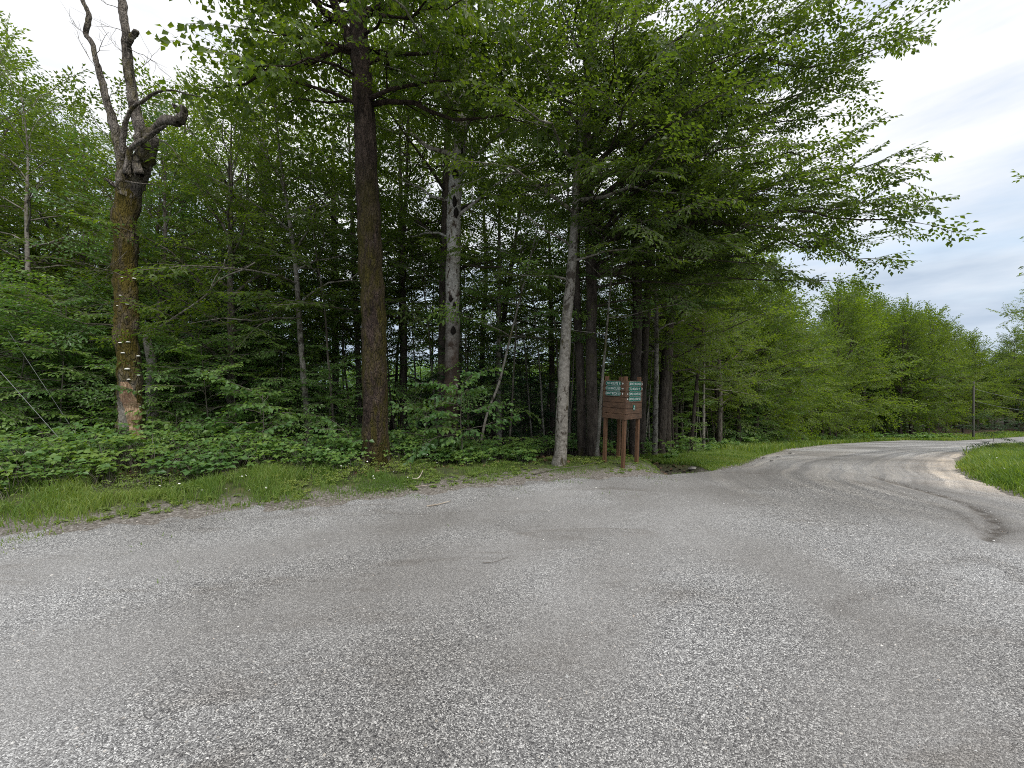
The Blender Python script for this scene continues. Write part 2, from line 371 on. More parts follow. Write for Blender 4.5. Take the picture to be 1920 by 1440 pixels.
class Crown:
    def __init__(s, tpl, seed, tsd=.22): s.tsd = tsd; s.t = TPL[tpl]; s.r = np.random.default_rng(seed); s.items = [[] for _ in s.t]
    def spray(s, p, d, up=(0, 0, 1), size=1.0):
        d = unit(d); up = unit(np.asarray(up, float)+s.r.normal(0, s.tsd, 3)); y = unit(np.cross(up, d)); z = np.cross(d, y)
        s.items[s.r.integers(len(s.t))].append((np.asarray(p, float), np.stack([d, y, z], 1)*size))
    def count(s): return sum(len(i) for i in s.items)
    def mesh(s, name, leafm, twigm, origin=(0, 0, 0), sub=1.0):
        VV, TT, LV, QV, QQ = [], [], [], [], []; n = 0
        for t, it in zip(s.t, s.items):
            if not it: continue
            O = np.array([i[0] for i in it]); M = np.array([i[1] for i in it]); sz = np.linalg.norm(M[:, :, 0], axis=1)
            P = np.einsum('mij,lj->mli', M, t['P'])+O[:, None]; Mu = M/sz[:, None, None]
            D = np.einsum('mij,lj->mli', Mu, t['D']); Nn = np.einsum('mij,lj->mli', Mu, t['N'])
            k = len(t['P']); L = t['L'][None]*np.clip(sz, .75, 1.3)[:, None]*s.r.uniform(.85, 1.15, (len(it), k))
            lv = np.clip(s.r.uniform(.1, .9, (len(it), 1))*.55+s.r.uniform(0, .45, (len(it), k)), 0, 1)
            D = unit(D+s.r.normal(0, .12, D.shape)); Nn = unit(Nn+s.r.normal(0, .15, Nn.shape)); Nn = unit(Nn-D*np.sum(D*Nn, -1, keepdims=True))
            V, T, lvv = leaf_geo(P.reshape(-1, 3), D.reshape(-1, 3), Nn.reshape(-1, 3), L.ravel(), t['W'], lv.ravel())
            VV.append(V); TT.append(T+n); LV.append(lvv); n += len(V)
            tV = (np.einsum('mij,lj->mli', M, t['tV'])+O[:, None]).reshape(-1, 3)
            tQ = (t['tQ'][None]+(np.arange(len(it))*len(t['tV']))[:, None, None]).reshape(-1, 4)
            QV.append(tV); QQ.append(tQ)
        nq = n; q2 = []
        for tV, tQ in zip(QV, QQ): VV.append(tV); q2.append(tQ+nq); nq += len(tV); LV.append(np.zeros(len(tV)))
        V = np.vstack(VV)-np.asarray(origin, float)
        return mesh_np(name, V, [np.vstack(TT), np.vstack(q2)], [leafm, twigm], mi=[0, 1], attrs={'lv': np.concatenate(LV)})

def wander(r, A, B, n, amp, sag=0.0):
    t = np.linspace(0, 1, n)[:, None]; P = A+(B-A)*t
    L = np.linalg.norm(B-A); nz = np.cumsum(r.normal(0, 1, (n, 3)), 0); nz -= nz[0]+(nz[-1]-nz[0])*t
    P = P+nz*amp*L/n**.5+np.array([0, 0, 1.])*sag*L*4*(t*(1-t)); return P
def limb(r, G_, cr, A, B, r0, r1=.008, sag=.05, start=.22, sec_sp=.5, sec_k=.38, spr_sp=.28, size=1.0, sides=7, flat=.24, depth=1, amp=.08):
    """a limb from A to B with side branches lying roughly in its own plane, carrying leaf sprays"""
    L = float(np.linalg.norm(B-A)); n = max(5, int(L/.45)); P = wander(r, A, B, n, amp, sag)
    G_.tube(P, np.linspace(1, 0, n)**1.1*(r0-r1)+r1, k=sides, rough=.08, seed=r.random()*9)
    T = unit(np.gradient(P, axis=0)); ts = np.linspace(0, 1, n)
    def at(t): return np.array([np.interp(t, ts, P[:, i]) for i in range(3)]), unit(np.array([np.interp(t, ts, T[:, i]) for i in range(3)]))
    s = start*L; side = 1 if r.random() < .5 else -1
    while s < L*.97:
        t = s/L; p, d = at(t); h = unit(np.cross([0, 0, 1.], d)+1e-6)
        side = -side; an = R(r.uniform(35, 62))
        dd = unit(d*math.cos(an)+h*side*math.sin(an)+np.array([0, 0, r.normal(.04, flat)]))
        ll = (sec_k*(L-s)+.35)*r.uniform(.7, 1.15)
        if depth and ll > .75:
            q = p+dd*ll; m = max(4, int(ll/.4)); S = wander(r, p, q, m, .05, .04); G_.tube(S, np.linspace(max(.007, r0*.32*(1-t)+.004), .003, m), k=4)
            tm = np.linspace(0, 1, m); TS = unit(np.gradient(S, axis=0)); u = .22*ll; sd_ = side
            while u < ll*.96:
                tt = u/ll; pp = np.array([np.interp(tt, tm, S[:, i]) for i in range(3)]); ds = unit(np.array([np.interp(tt, tm, TS[:, i]) for i in range(3)]))
                hh = unit(np.cross([0, 0, 1.], ds)+1e-6); sd_ = -sd_; a2 = R(r.uniform(30, 60))
                cr.spray(pp, ds*math.cos(a2)+hh*sd_*math.sin(a2)+np.array([0, 0, r.normal(-.02, .12)]), size=size*r.uniform(.6, 1.0)*(1-.35*tt))
                u += spr_sp*r.uniform(.7, 1.3)
            cr.spray(S[-1], TS[-1]+[0, 0, -.06], size=size*r.uniform(.7, 1.0))
        else:
            cr.spray(p, dd, size=size*r.uniform(.65, 1.05))
        s += sec_sp*r.uniform(.65, 1.35)*(.6+.4*(1-t))
    cr.spray(P[-1], T[-1]+[0, 0, -.05], size=size)
    return P

def add_tree(name, base, trunk, bark, leafm, tpl, seed, limbs=(), auto=None, label='', cat='tree', group=None, sides=16, rough=.05, flare=.35, size=1.0, tsd=.36, lk={}, crown=True, auxtrunks=()):
    """trunk: list of (x,y,z,r) world; limbs: explicit (t_on_trunk, tip xyz, r0); auto: dict(n,z0,z1,len,elev)"""
    r = np.random.default_rng(seed); tk = resample(np.array(trunk, float), max(12, int(len(trunk)*6)))
    g = Geo(); cr = Crown(tpl, seed+1, tsd)
    tk2 = tk.copy(); tk2[:, :2] += r.normal(0, .012, (len(tk), 2))*tk[:, 3:4]*4
    g.tube(tk2[:, :3], tk2[:, 3], k=sides, rough=rough, seed=seed, flare=flare)
    for a in auxtrunks:
        a = resample(np.array(a, float), max(8, len(a)*5)); g.tube(a[:, :3], a[:, 3], k=max(8, sides-4), rough=rough, seed=seed+3)
    zs = tk[:, 2]
    def on(z): return np.array([np.interp(z, zs, tk[:, i]) for i in range(4)])
    for (z, tip, r0) in limbs:
        p = on(z); limb(r, g, cr, p[:3], np.asarray(tip, float), r0, size=size, **lk)
    if auto:
        az = r.random()*6.28
        for i in range(auto['n']):
            f = (i+r.random()*.8)/auto['n']; z = auto['z0']+(auto['z1']-auto['z0'])*f
            p = on(z); az += 2.4+r.normal(0, .35)
            if 'az' in auto: a0 = R(r.uniform(*auto['az']))
            else: a0 = az
            el = R(auto['e0']+(auto['e1']-auto['e0'])*f+r.normal(0, 8)); prof = auto.get('prof', lambda f: 1-.55*f)(f)
            L = auto['len']*prof*r.uniform(.75, 1.2)
            d = np.array([math.cos(a0)*math.cos(el), math.sin(a0)*math.cos(el), math.sin(el)])
            limb(r, g, cr, p[:3], p[:3]+d*L, min(p[3]*.55, .018+.012*L), size=size, **lk)
    base = np.asarray(base, float)
    root = empty(name, base, label=label, cat=cat, group=group)
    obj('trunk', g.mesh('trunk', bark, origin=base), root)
    if crown and cr.count(): obj('crown', cr.mesh('crown', leafm, BARK['twig'], origin=base), root)
    return root

# ------------------------------------------------------------------ ground sheets
def axis(n, a, lo, hi, c=0.0):
    t0, t1 = math.asinh((lo-c)/a), math.asinh((hi-c)/a); return a*np.sinh(np.linspace(t0, t1, n))+c
def sheet(xs, ys):
    X, Y = np.meshgrid(xs, ys); nx, ny = len(xs), len(ys)
    i = np.arange(ny-1)[:, None]*nx; j = np.arange(nx-1)[None, :]
    Q = np.stack([i+j, i+j+1, i+j+nx+1, i+j+nx], -1).reshape(-1, 4)
    return X, Y, Q
# ground: soil, turf and leaf litter
m, t, Nn, Ll, b = mat('forest_soil')
tcg = Nn.new('ShaderNodeTexCoord'); v = tcg.outputs['Object']
av = Nn.new('ShaderNodeAttribute'); av.attribute_name = 'verge'
ad_ = Nn.new('ShaderNodeAttribute'); ad_.attribute_name = 'mud'
nA = noise(Nn, Ll, v, 1.6, 8, .62); nB = noise(Nn, Ll, v, 28, 6, .7); nC = noise(Nn, Ll, v, 6, 6, .65)
litter = ramp(Nn, Ll, nB.outputs['Fac'], [(.35, (.028, .019, .012)), (.52, (.080, .050, .030)), (.68, (.17, .115, .075))]).outputs[0]
turf = ramp(Nn, Ll, nC.outputs['Fac'], [(.32, (.030, .040, .012)), (.55, (.070, .085, .022)), (.72, (.12, .11, .045))]).outputs[0]
gravelly = ramp(Nn, Ll, nB.outputs['Fac'], [(.34, (.07, .06, .05)), (.52, (.19, .17, .15)), (.66, (.40, .38, .35))]).outputs[0]
def addm(a, b_, op='ADD', clamp=True):
    x = Nn.new('ShaderNodeMath'); x.operation = op; x.use_clamp = clamp
    for k, q in enumerate((a, b_)):
        if isinstance(q, (int, float)): x.inputs[k].default_value = q
        else: Ll.new(q, x.inputs[k])
    return x.outputs[0]
nz = addm(nA.outputs['Fac'], .5, 'SUBTRACT', False); nz2 = addm(nC.outputs['Fac'], .5, 'SUBTRACT', False); nzz = addm(nz, nz2, 'ADD', False)
f1 = addm(addm(addm(av.outputs['Fac'], nzz, 'ADD', False), .55, 'SUBTRACT', False), 3.0, 'MULTIPLY')     # gravelly -> turf
f2 = addm(addm(addm(av.outputs['Fac'], addm(nzz, 2.2, 'MULTIPLY', False), 'ADD', False), 2.3, 'SUBTRACT', False), 1.2, 'MULTIPLY')
col = mixc(Nn, Ll, f1, gravelly, turf); col = mixc(Nn, Ll, f2, col, litter)
col = mixc(Nn, Ll, ad_.outputs['Fac'], col, ramp(Nn, Ll, nB.outputs['Fac'], [(.35, (.045, .036, .030)), (.7, (.15, .13, .115))]).outputs[0])
Ll.new(col, b.inputs['Base Color']); b.inputs['Roughness'].default_value = .95
bump(Nn, Ll, b, nB.outputs['Fac'], .03)
SOIL = m
X, Y, Q = sheet(axis(420, 9, -420, 420, 1), axis(420, 8, -60, 620, 8))
sdv = road_sd(X, Y); Z = zg(X, Y, sdv)
Z = Z-.035*np.clip(sdv*3, 0, 1)
V = np.stack([X, Y, Z], -1).reshape(-1, 3)
me = mesh_np('ground', V, [Q], [SOIL], smooth=True, attrs={'verge': np.clip(-sdv, 0, 6).ravel(), 'mud': np.clip(1.5-ditch(X, Y).ravel()/.42, 0, 1)*np.clip(-sdv.ravel()*2, 0, 1)})
obj('ground', me, kind='structure')

# gravel road sheet: rises out of the soil along a ragged edge
m, t, Nn, Ll, b = mat('gravel'); GRAVEL = m
tcg = Nn.new('ShaderNodeTexCoord'); v = tcg.outputs['Object']
def vor(scale, seedloc):
    mp_ = Nn.new('ShaderNodeMapping'); mp_.inputs['Location'].default_value = seedloc; Ll.new(v, mp_.inputs['Vector'])
    o = Nn.new('ShaderNodeTexVoronoi'); o.inputs['Scale'].default_value = scale; Ll.new(mp_.outputs[0], o.inputs['Vector']); return o
vf = vor(128, (1.3, 4.1, .7)); va, vb, vc = vor(84, (0, 0, 0)), vor(170, (3.3, 1.1, .4)), vor(46, (5.3, 2.1, .9))
def sepr(c):
    s_ = Nn.new('ShaderNodeSeparateColor'); Ll.new(c, s_.inputs[0]); return s_
sa, sb, sc3 = sepr(va.outputs['Color']), sepr(vb.outputs['Color']), sepr(vc.outputs['Color'])
G1 = [(.0, (.055, .055, .06)), (.22, (.13, .13, .132)), (.50, (.24, .24, .24)), (.76, (.40, .40, .395)), (.90, (.66, .66, .65)), (1.0, (.86, .86, .84))]
sf = sepr(vf.outputs['Color']); G2 = [(p, tuple(.27+(q-.28)*.92 for q in c)) for p, c in G1]; G1 = [(p, tuple(.27+(q-.27)*.92 for q in c)) for p, c in G1]
aC = Nn.new('ShaderNodeAttribute'); aC.attribute_name = 'coarse'
nCo = noise(Nn, Ll, v, .9, 5, .6); coarse = ramp(Nn, Ll, addm(nCo.outputs['Fac'], aC.outputs['Fac'], 'ADD', False), [(.66, (0, 0, 0)), (.86, (1, 1, 1))]).outputs[0]
ca = mixc(Nn, Ll, coarse, ramp(Nn, Ll, sf.outputs[0], G2).outputs[0], ramp(Nn, Ll, sa.outputs[0], G1).outputs[0]); cb = ramp(Nn, Ll, sb.outputs[0], G1).outputs[0]
cA = mixc(Nn, Ll, ramp(Nn, Ll, sa.outputs[1], [(.50, (0, 0, 0)), (.52, (1, 1, 1))]).outputs[0], cb, ca)
# a few bigger pale or dark stones
big = ramp(Nn, Ll, sc3.outputs[1], [(.965, (0, 0, 0)), (.97, (1, 1, 1))]).outputs[0]
bigd = ramp(Nn, Ll, vc.outputs['Distance'], [(.30, (1, 1, 1)), (.36, (0, 0, 0))]).outputs[0]
bigm = mixc(Nn, Ll, 1.0, big, bigd, 'MULTIPLY')
cA0 = cA; cA = mixc(Nn, Ll, bigm, cA, ramp(Nn, Ll, sc3.outputs[0], [(0, (.10, .10, .11)), (.4, (.45, .42, .38)), (1, (.85, .82, .77))]).outputs[0])
# fines: packed dust patches between the loose stone
nP = noise(Nn, Ll, v, .55, 6, .6, .5); nF = noise(Nn, Ll, v, 210, 3, .7)
fines = ramp(Nn, Ll, nF.outputs['Fac'], [(.36, (.105, .102, .099)), (.50, (.210, .205, .198)), (.62, (.42, .41, .40))]).outputs[0]
at_ = Nn.new('ShaderNodeAttribute'); at_.attribute_name = 'wear'       # 0 loose stone, 1 packed wheel path
nS = noise(Nn, Ll, v, 5.5, 5, .6)
pf = addm(addm(addm(nP.outputs['Fac'], addm(at_.outputs['Fac'], .42, 'MULTIPLY', False), 'ADD', False), addm(nS.outputs['Fac'], .28, 'MULTIPLY', False), 'ADD', False), .62, 'SUBTRACT', False)
pf = addm(pf, 2.6, 'MULTIPLY')
pf = addm(pf, .62, 'MULTIPLY')
col = mixc(Nn, Ll, pf, cA, fines)
nR = noise(Nn, Ll, v, 9, 6, .75); nRr = ramp(Nn, Ll, nR.outputs['Fac'], [(.40, (0, 0, 0)), (.58, (1, 1, 1))]).outputs[0]
at2 = Nn.new('ShaderNodeAttribute'); at2.attribute_name = 'rut'        # dark churned ruts
col = mixc(Nn, Ll, addm(addm(at2.outputs['Fac'], 1.25, 'MULTIPLY', False), addm(addm(nRr, .8, 'MULTIPLY', False), .25, 'ADD', False), 'MULTIPLY'), col, mixc(Nn, Ll, 1.0, col, (.42, .39, .36), 'MULTIPLY'))
at3 = Nn.new('ShaderNodeAttribute'); at3.attribute_name = 'sand'       # tan sandy crust on the inside of the bend
col = mixc(Nn, Ll, addm(at3.outputs['Fac'], nS.outputs['Fac'], 'MULTIPLY'), col, (.60, .50, .39))
aX = Nn.new('ShaderNodeAttribute'); aX.attribute_name = 'across'; aB = Nn.new('ShaderNodeAttribute'); aB.attribute_name = 'bend'
sX = Nn.new('ShaderNodeSeparateXYZ'); Ll.new(v, sX.inputs[0]); cX = Nn.new('ShaderNodeCombineXYZ')
Ll.new(addm(aX.outputs['Fac'], 3.2, 'MULTIPLY', False), cX.inputs[0]); Ll.new(addm(sX.outputs['Y'], .10, 'MULTIPLY', False), cX.inputs[1])
nT = noise(Nn, Ll, cX.outputs[0], 1.0, 5, .62, .15)
stv = ramp(Nn, Ll, nT.outputs['Fac'], [(.34, (.66, .65, .64)), (.48, (.95, .95, .95)), (.60, (1.30, 1.27, 1.22))]).outputs[0]
col = mixc(Nn, Ll, aB.outputs['Fac'], col, mixc(Nn, Ll, 1.0, col, stv, 'MULTIPLY'))
nD = noise(Nn, Ll, vmap(Nn, Ll, v, (.42, 1.5, 1)), 1.25, 7, .66, .9)
col = mixc(Nn, Ll, ramp(Nn, Ll, nD.outputs['Fac'], [(.55, (0, 0, 0)), (.68, (.7, .7, .7))]).outputs[0], col, mixc(Nn, Ll, 1.0, col, (.68, .645, .61), 'MULTIPLY'))
nL = noise(Nn, Ll, v, .23, 4, .55)
col = mixc(Nn, Ll, 1.0, col, ramp(Nn, Ll, nL.outputs['Fac'], [(.38, (.74, .72, .70)), (.60, (1.16, 1.16, 1.17))]).outputs[0], 'MULTIPLY')
Ll.new(col, b.inputs['Base Color']); b.inputs['Roughness'].default_value = .85; b.inputs['Specular IOR Level'].default_value = .25
hA = ramp(Nn, Ll, vf.outputs['Distance'], [(.05, (1, 1, 1)), (.62, (0, 0, 0))]).outputs[0]
hB = ramp(Nn, Ll, vb.outputs['Distance'], [(.05, (.6, .6, .6)), (.62, (0, 0, 0))]).outputs[0]
hh = mixc(Nn, Ll, .5, hA, hB, 'ADD'); hh = mixc(Nn, Ll, addm(pf, .6, 'MULTIPLY'), hh, (.35, .35, .35))
bump(Nn, Ll, b, hh, .007, .8)

def poly_d(x, y, pts):
    P = np.stack([np.ravel(x), np.ravel(y)], 1); d = np.full(len(P), 1e9)
    for i in range(len(pts)-1): d = np.minimum(d, seg_dist(P, np.array(pts[i]), np.array(pts[i+1])))
    return d.reshape(np.shape(x))
def smooth_px(pts, n=40): return [G(*p) for p in resample(np.array([(a, b_, 0) for a, b_ in pts], float), n)[:, :2]]
X, Y, Q = sheet(axis(760, 7, -62, 150, 2), axis(760, 6, -22, 72, 4))
sdv = road_sd(X, Y); Z = zg(X, Y, sdv)
edge_n = .16*vnoise(X, Y, 3.3, 8)+.10*vnoise(X, Y, 8.1, 4)+.05*vnoise(X, Y, 19, 2)
e_ = sdv+edge_n*np.clip(1.2-Y/30, .25, 1)
Z = Z+np.clip(e_*.16, -.10, .006)+.006
keep = (e_ > -.75)
kq = keep.ravel()[Q].all(1); Q = Q[kq]
used = np.zeros(X.size, bool); used[Q.ravel()] = True; remap = np.cumsum(used)-1
flat = lambda a: np.ravel(a)[used]
xx, yy = flat(X), flat(Y)
wear = np.zeros(len(xx)); rut = np.zeros(len(xx))
def offs_line(k, base_px): return smooth_px(base_px)
tracks = [  # wheel paths round the bend, image space anchors only to read the photograph
 ([(1915,826),(1700,832),(1560,850),(1520,880),(1640,905),(1800,945),(1900,1010)], .45),
 ([(1915,831),(1740,838),(1640,856),(1640,880),(1740,910),(1880,960)], .40),
 ([(1900,828),(1640,834),(1500,860),(1400,900),(1280,960),(1150,1060),(1080,1200)], .5),
 ([(1420,880),(1260,930),(1050,1000),(800,1080),(400,1180),(60,1260)], .6),
 ([(1150,905),(900,965),(600,1020),(200,1060),(-200,1100)], .45),
 ([(1300,1010),(1500,1080),(1650,1200),(1700,1400)], .5)]
for pts, wd in tracks:
    d = poly_d(xx, yy, smooth_px(pts)); wear = np.maximum(wear, np.exp(-(d/wd)**2))
ruts = [([(1640,895),(1730,922),(1800,943),(1845,965),(1868,990),(1852,1012)], .075, 1.0), ([(1590,900),(1680,925),(1760,950),(1810,975),(1838,1000)], .06, .45),
        ([(1690,1075),(1800,1050),(1880,1060),(1915,1090)], .12, .4), ([(1560,1140),(1660,1110),(1780,1090)], .10, .3),
        ([(960,912),(1060,896),(1160,890)], .12, .55)]
for k in range(0): ruts.append(([(1900,828+k*1.2),(1700,832+k*3.2),(1560-10*k,845+k*5.5),(1500-8*k+14*k,870+k*6),(1600+k*14,893+k*5)], .06+.03*(k % 3), .28 if k % 2 else .42))
for pts, wd, a in ruts:
    d = poly_d(xx, yy, smooth_px(pts)); wdd = wd*(1+.5*vnoise(xx, yy, 2.4, 4)); rut = np.maximum(rut, a*np.exp(-(d/wdd)**2))
sd1 = flat(sdv)
iR = [np.array(p) for p in [(56, 34), (38, 26), (27, 19.5)]+[G(1920,838), G(1850,843), G(1805,849), G(1786,862), G(1788,880), G(1812,897), G(1850,913), G(1920,938)]+[(9.5, 2.5)]]
iRs = resample(np.array([(p[0], p[1], 0) for p in iR]), 90)[:, :2]; across = poly_d(xx, yy, list(iRs))
bend = np.clip((xx-2.5)/4, 0, 1)*np.clip((yy-4.2)/2.2, 0, 1)*np.clip((9.5-across)/3, 0, 1)
dsand = poly_d(xx, yy, [G(1850, 912), G(1812, 896), G(1788, 880), G(1784, 862), G(1800, 850)])
sand = np.exp(-(dsand/.75)**2)*.9*np.clip(.8+.5*vnoise(xx, yy, 2.6, 3), 0, 1)+.25*np.exp(-(sd1/.3)**2)*(xx > 5)
zr = flat(Z)-.018*rut*(sd1 > .3)+.010*np.exp(-((np.clip(poly_d(xx, yy, smooth_px(ruts[0][0])), 0, 9)-.2)/.07)**2)
V = np.stack([xx, yy, zr], -1)
me = mesh_np('gravel_road', V, [remap[Q]], [GRAVEL], smooth=True, attrs={'wear': wear, 'rut': rut, 'across': across, 'bend': bend, 'coarse': np.clip((yy-2.6)/5, 0, .30)-.07, 'sand': np.clip(sand, 0, 1)})
obj('gravel_road', me, kind='structure')

# loose stones lying on the road
m, t, Nn, Ll, b = mat('loose_stone')
a = Nn.new('ShaderNodeAttribute'); a.attribute_name = 'lv'
Ll.new(ramp(Nn, Ll, a.outputs['Fac'], [(0, (.10, .10, .105)), (.35, (.24, .23, .22)), (.68, (.38, .38, .37)), (.88, (.60, .59, .57)), (.96, (.45, .36, .28)), (1, (.80, .79, .76))]).outputs[0], b.inputs['Base Color'])
b.inputs['Roughness'].default_value = .8; STONE = m
n = 62000
yy = .9+9.5*rng.random(n)**1.7; xx = (rng.random(n)*2-1)*1.45*(yy+.5)
ok = (road_sd(xx, yy) > -.15) & (rng.random(n) < .55+.45*np.clip(vnoise(xx, yy, 1.3, 9)+.4, 0, 1)); xx, yy = xx[ok], yy[ok]; n = len(xx)
sz = rng.lognormal(math.log(.0036), .42, n).clip(.002, .015)*(1+.05*yy)
base = np.array([[1, 0, 0], [-.9, .1, 0], [.1, .95, 0], [0, -1, .05], [.15, .1, .75], [0, 0, -.4]])
V = base[None]*rng.uniform(.55, 1.25, (n, 6, 3)); an = rng.random(n)*6.28; c_, s_ = np.cos(an)[:, None], np.sin(an)[:, None]
V = np.stack([V[..., 0]*c_-V[..., 1]*s_, V[..., 0]*s_+V[..., 1]*c_, V[..., 2]], -1)*sz[:, None, None]
zz = zg(xx, yy)+.010
V += np.stack([xx, yy, zz], -1)[:, None]
fT = np.array([[0, 2, 4], [2, 1, 4], [1, 3, 4], [3, 0, 4], [2, 0, 5], [1, 2, 5], [3, 1, 5], [0, 3, 5]])
me = mesh_np('loose_stones', V.reshape(-1, 3), [(np.arange(n)[:, None, None]*6+fT[None]).reshape(-1, 3)], [STONE], attrs={'lv': np.repeat(rng.random(n), 6)})
obj('loose_stones', me, kind='stuff', label='scattered grey and white gravel stones loose on the road')

# ------------------------------------------------------------------ grass, flowers, undergrowth, litter
def scatter(n, x0, x1, y0, y1, f):
    x = rng.uniform(x0, x1, n); y = rng.uniform(y0, y1, n); s = road_sd(x, y); k = rng.random(n) < f(x, y, s)
    return x[k], y[k], s[k]
gx, gy, gh, gwd = [], [], [], []
def near_sign(x, y): return np.exp(-((x-1.9)**2/3.2+(y-8.0)**2/2.2))
def fl(x, y, s):
    inn = (x < 4.2) & (y < 9.5) & (ditch(x, y) > .42)
    d = -s; p = np.clip((d+.02)/.55, 0, 1)**1.3*np.clip((3.4-d)/1.2, 0, 1)
    clump = np.clip(.45+.9*vnoise(x, y, 1.9, 1)+.6*vnoise(x, y, 5, 7), .03, 1)
    return inn*p*clump*np.where(x > -1.2, .75, 1)
def addg(x, y, s, h, wd): gx.append(x); gy.append(y); gh.append(h); gwd.append(wd)
x, y, s = scatter(380000, -12, 4.2, 2.0, 9.5, fl)
short = np.clip((x+3.2)/4, 0, 1)
addg(x, y, s, (.24-.17*short)*np.clip(-s*1.1+.25, .25, 1)*rng.uniform(.4, 1.2, len(x))*np.clip(.75+.6*vnoise(x, y, 1.4, 11), .3, 1.3), np.full(len(x), .0042))
# stragglers rooted in the gravel
x, y, s = scatter(90000, -9, 4, 3, 8, lambda x, y, s: (s > -.1)*np.exp(-np.clip(s, 0, 9)/.35)*np.clip(vnoise(x, y, 2.9, 4)*1.6-.55, 0, 1))
addg(x, y, s, rng.uniform(.02, .07, len(x)), np.full(len(x), .0045))
# right verge of the wood, along the road to the bend
def fr(x, y, s):
    d = -s; up = (x > 3.6) & (y > 6.5) & (y > x*.5)
    return up*np.clip(d/.4, 0, 1)*np.clip((4.6-d)/1.5, 0, 1)*(ditch(x, y) > .62)
x, y, s = scatter(230000, 3.6, 12, 6.5, 18, fr); addg(x, y, s, rng.uniform(.04, .12, len(x))*np.clip(-s*.7+.3, .3, 1.2), .0009*y)
x, y, s = scatter(260000, 9, 80, 14, 64, fr); addg(x, y, s, rng.uniform(.15, .42, len(x)), .0010*y)
# turf inside the bend
def fi(x, y, s): return (x > 7) & (s < -.03) & (y < x*.75+1.2) & (y > -2)
x, y, s = scatter(170000, 7, 17, 1, 12.5, lambda x, y, s: fi(x, y, s)*np.clip(-s/.3, .15, 1)); addg(x, y, s, rng.uniform(.12, .36, len(x))*np.clip(-s*1.2+.3, .3, 1), .0011*y.clip(5))
x, y, s = scatter(150000, 12, 60, 5, 34, lambda x, y, s: fi(x, y, s)); addg(x, y, s, rng.uniform(.15, .4, len(x)), .0012*y)
gx, gy, gh, gwd = map(np.concatenate, (gx, gy, gh, gwd)); n = len(gx); print('grass blades', n)
gz = zg(gx, gy)-.01; an = rng.random(n)*6.28; la = rng.random(n)*6.28; lean = rng.uniform(.1, .75, n)*gh
P0 = np.stack([gx, gy, gz], -1); wv_ = np.stack([np.cos(an), np.sin(an), np.zeros(n)], -1)*gwd[:, None]
ld = np.stack([np.cos(la), np.sin(la), np.zeros(n)], -1)*lean[:, None]; up = np.array([0, 0, 1.])*gh[:, None]
V = np.stack([P0-wv_, P0+wv_, P0+ld*.35+up*.6+wv_*.75, P0+ld*.35+up*.6-wv_*.75, P0+ld+up*.95], 1).reshape(-1, 3)
i = np.arange(n)[:, None]*5
lv = np.clip(.45+.35*vnoise(gx, gy, .9, 2)+rng.normal(0, .22, n), 0, 1)
me = mesh_np('grass', V, [i+np.array([[0, 1, 2, 3]]), i+np.array([[3, 2, 4]])], [LEAF['grass']], attrs={'lv': np.repeat(lv, 5)})
obj('grass', me, kind='stuff', label='rough green grass along both edges of the gravel road')

def discs(name, x, y, z, r_, matx, k=6, label=None):
    n = len(x); th = np.linspace(0, 2*np.pi, k, endpoint=False); tl = rng.normal(0, .35, (n, 2))
    V = np.stack([x[:, None]+r_[:, None]*np.cos(th), y[:, None]+r_[:, None]*np.sin(th), z[:, None]+r_[:, None]*(tl[:, :1]*np.cos(th)+tl[:, 1:]*np.sin(th))], -1).reshape(-1, 3)
    F_ = np.arange(n)[:, None]*k+np.arange(k)[None]
    return obj(name, mesh_np(name, V, [F_], [matx], attrs={'lv': np.repeat(rng.random(n), k)}), kind='stuff', label=label)
m, t, Nn, Ll, b = mat('white_petal'); b.inputs['Base Color'].default_value = (.8, .8, .76, 1); b.inputs['Roughness'].default_value = .7; PETAL = m
x1, y1, _ = scatter(9000, -10, -1, 3, 8, lambda x, y, s: .05*(s < -.3)*(s > -2)*np.clip(vnoise(x, y, 1.7, 5)+.4, 0, 1))
x2, y2, _ = scatter(9000, 7, 26, 4, 17, lambda x, y, s: .06*fi(x, y, s)*(s < -.3))
x, y = np.concatenate([x1, x2]), np.concatenate([y1, y2])
discs('white_clover', x, y, zg(x, y)+rng.uniform(.06, .26, len(x)), rng.uniform(.008, .016, len(x))*np.clip(y/7, 1, 2), PETAL, label='tiny white clover flowers dotted through the verge grass')

m, t, Nn, Ll, b = mat('dry_leaf'); a = Nn.new('ShaderNodeAttribute'); a.attribute_name = 'lv'
Ll.new(ramp(Nn, Ll, a.outputs['Fac'], [(0, (.045, .028, .016)), (.5, (.13, .075, .042)), (1, (.27, .18, .11))]).outputs[0], b.inputs['Base Color']); b.inputs['Roughness'].default_value = .8
DRY = m
x, y, s = scatter(60000, -14, 12, 6.5, 20, lambda x, y, s: .5*(s < -1.2)*np.clip((-s-1.2), .1, 1))
discs('leaf_litter', x, y, zg(x, y)+.015, rng.uniform(.02, .045, len(x)), DRY, 5, label='brown leaf litter on the shaded forest floor')

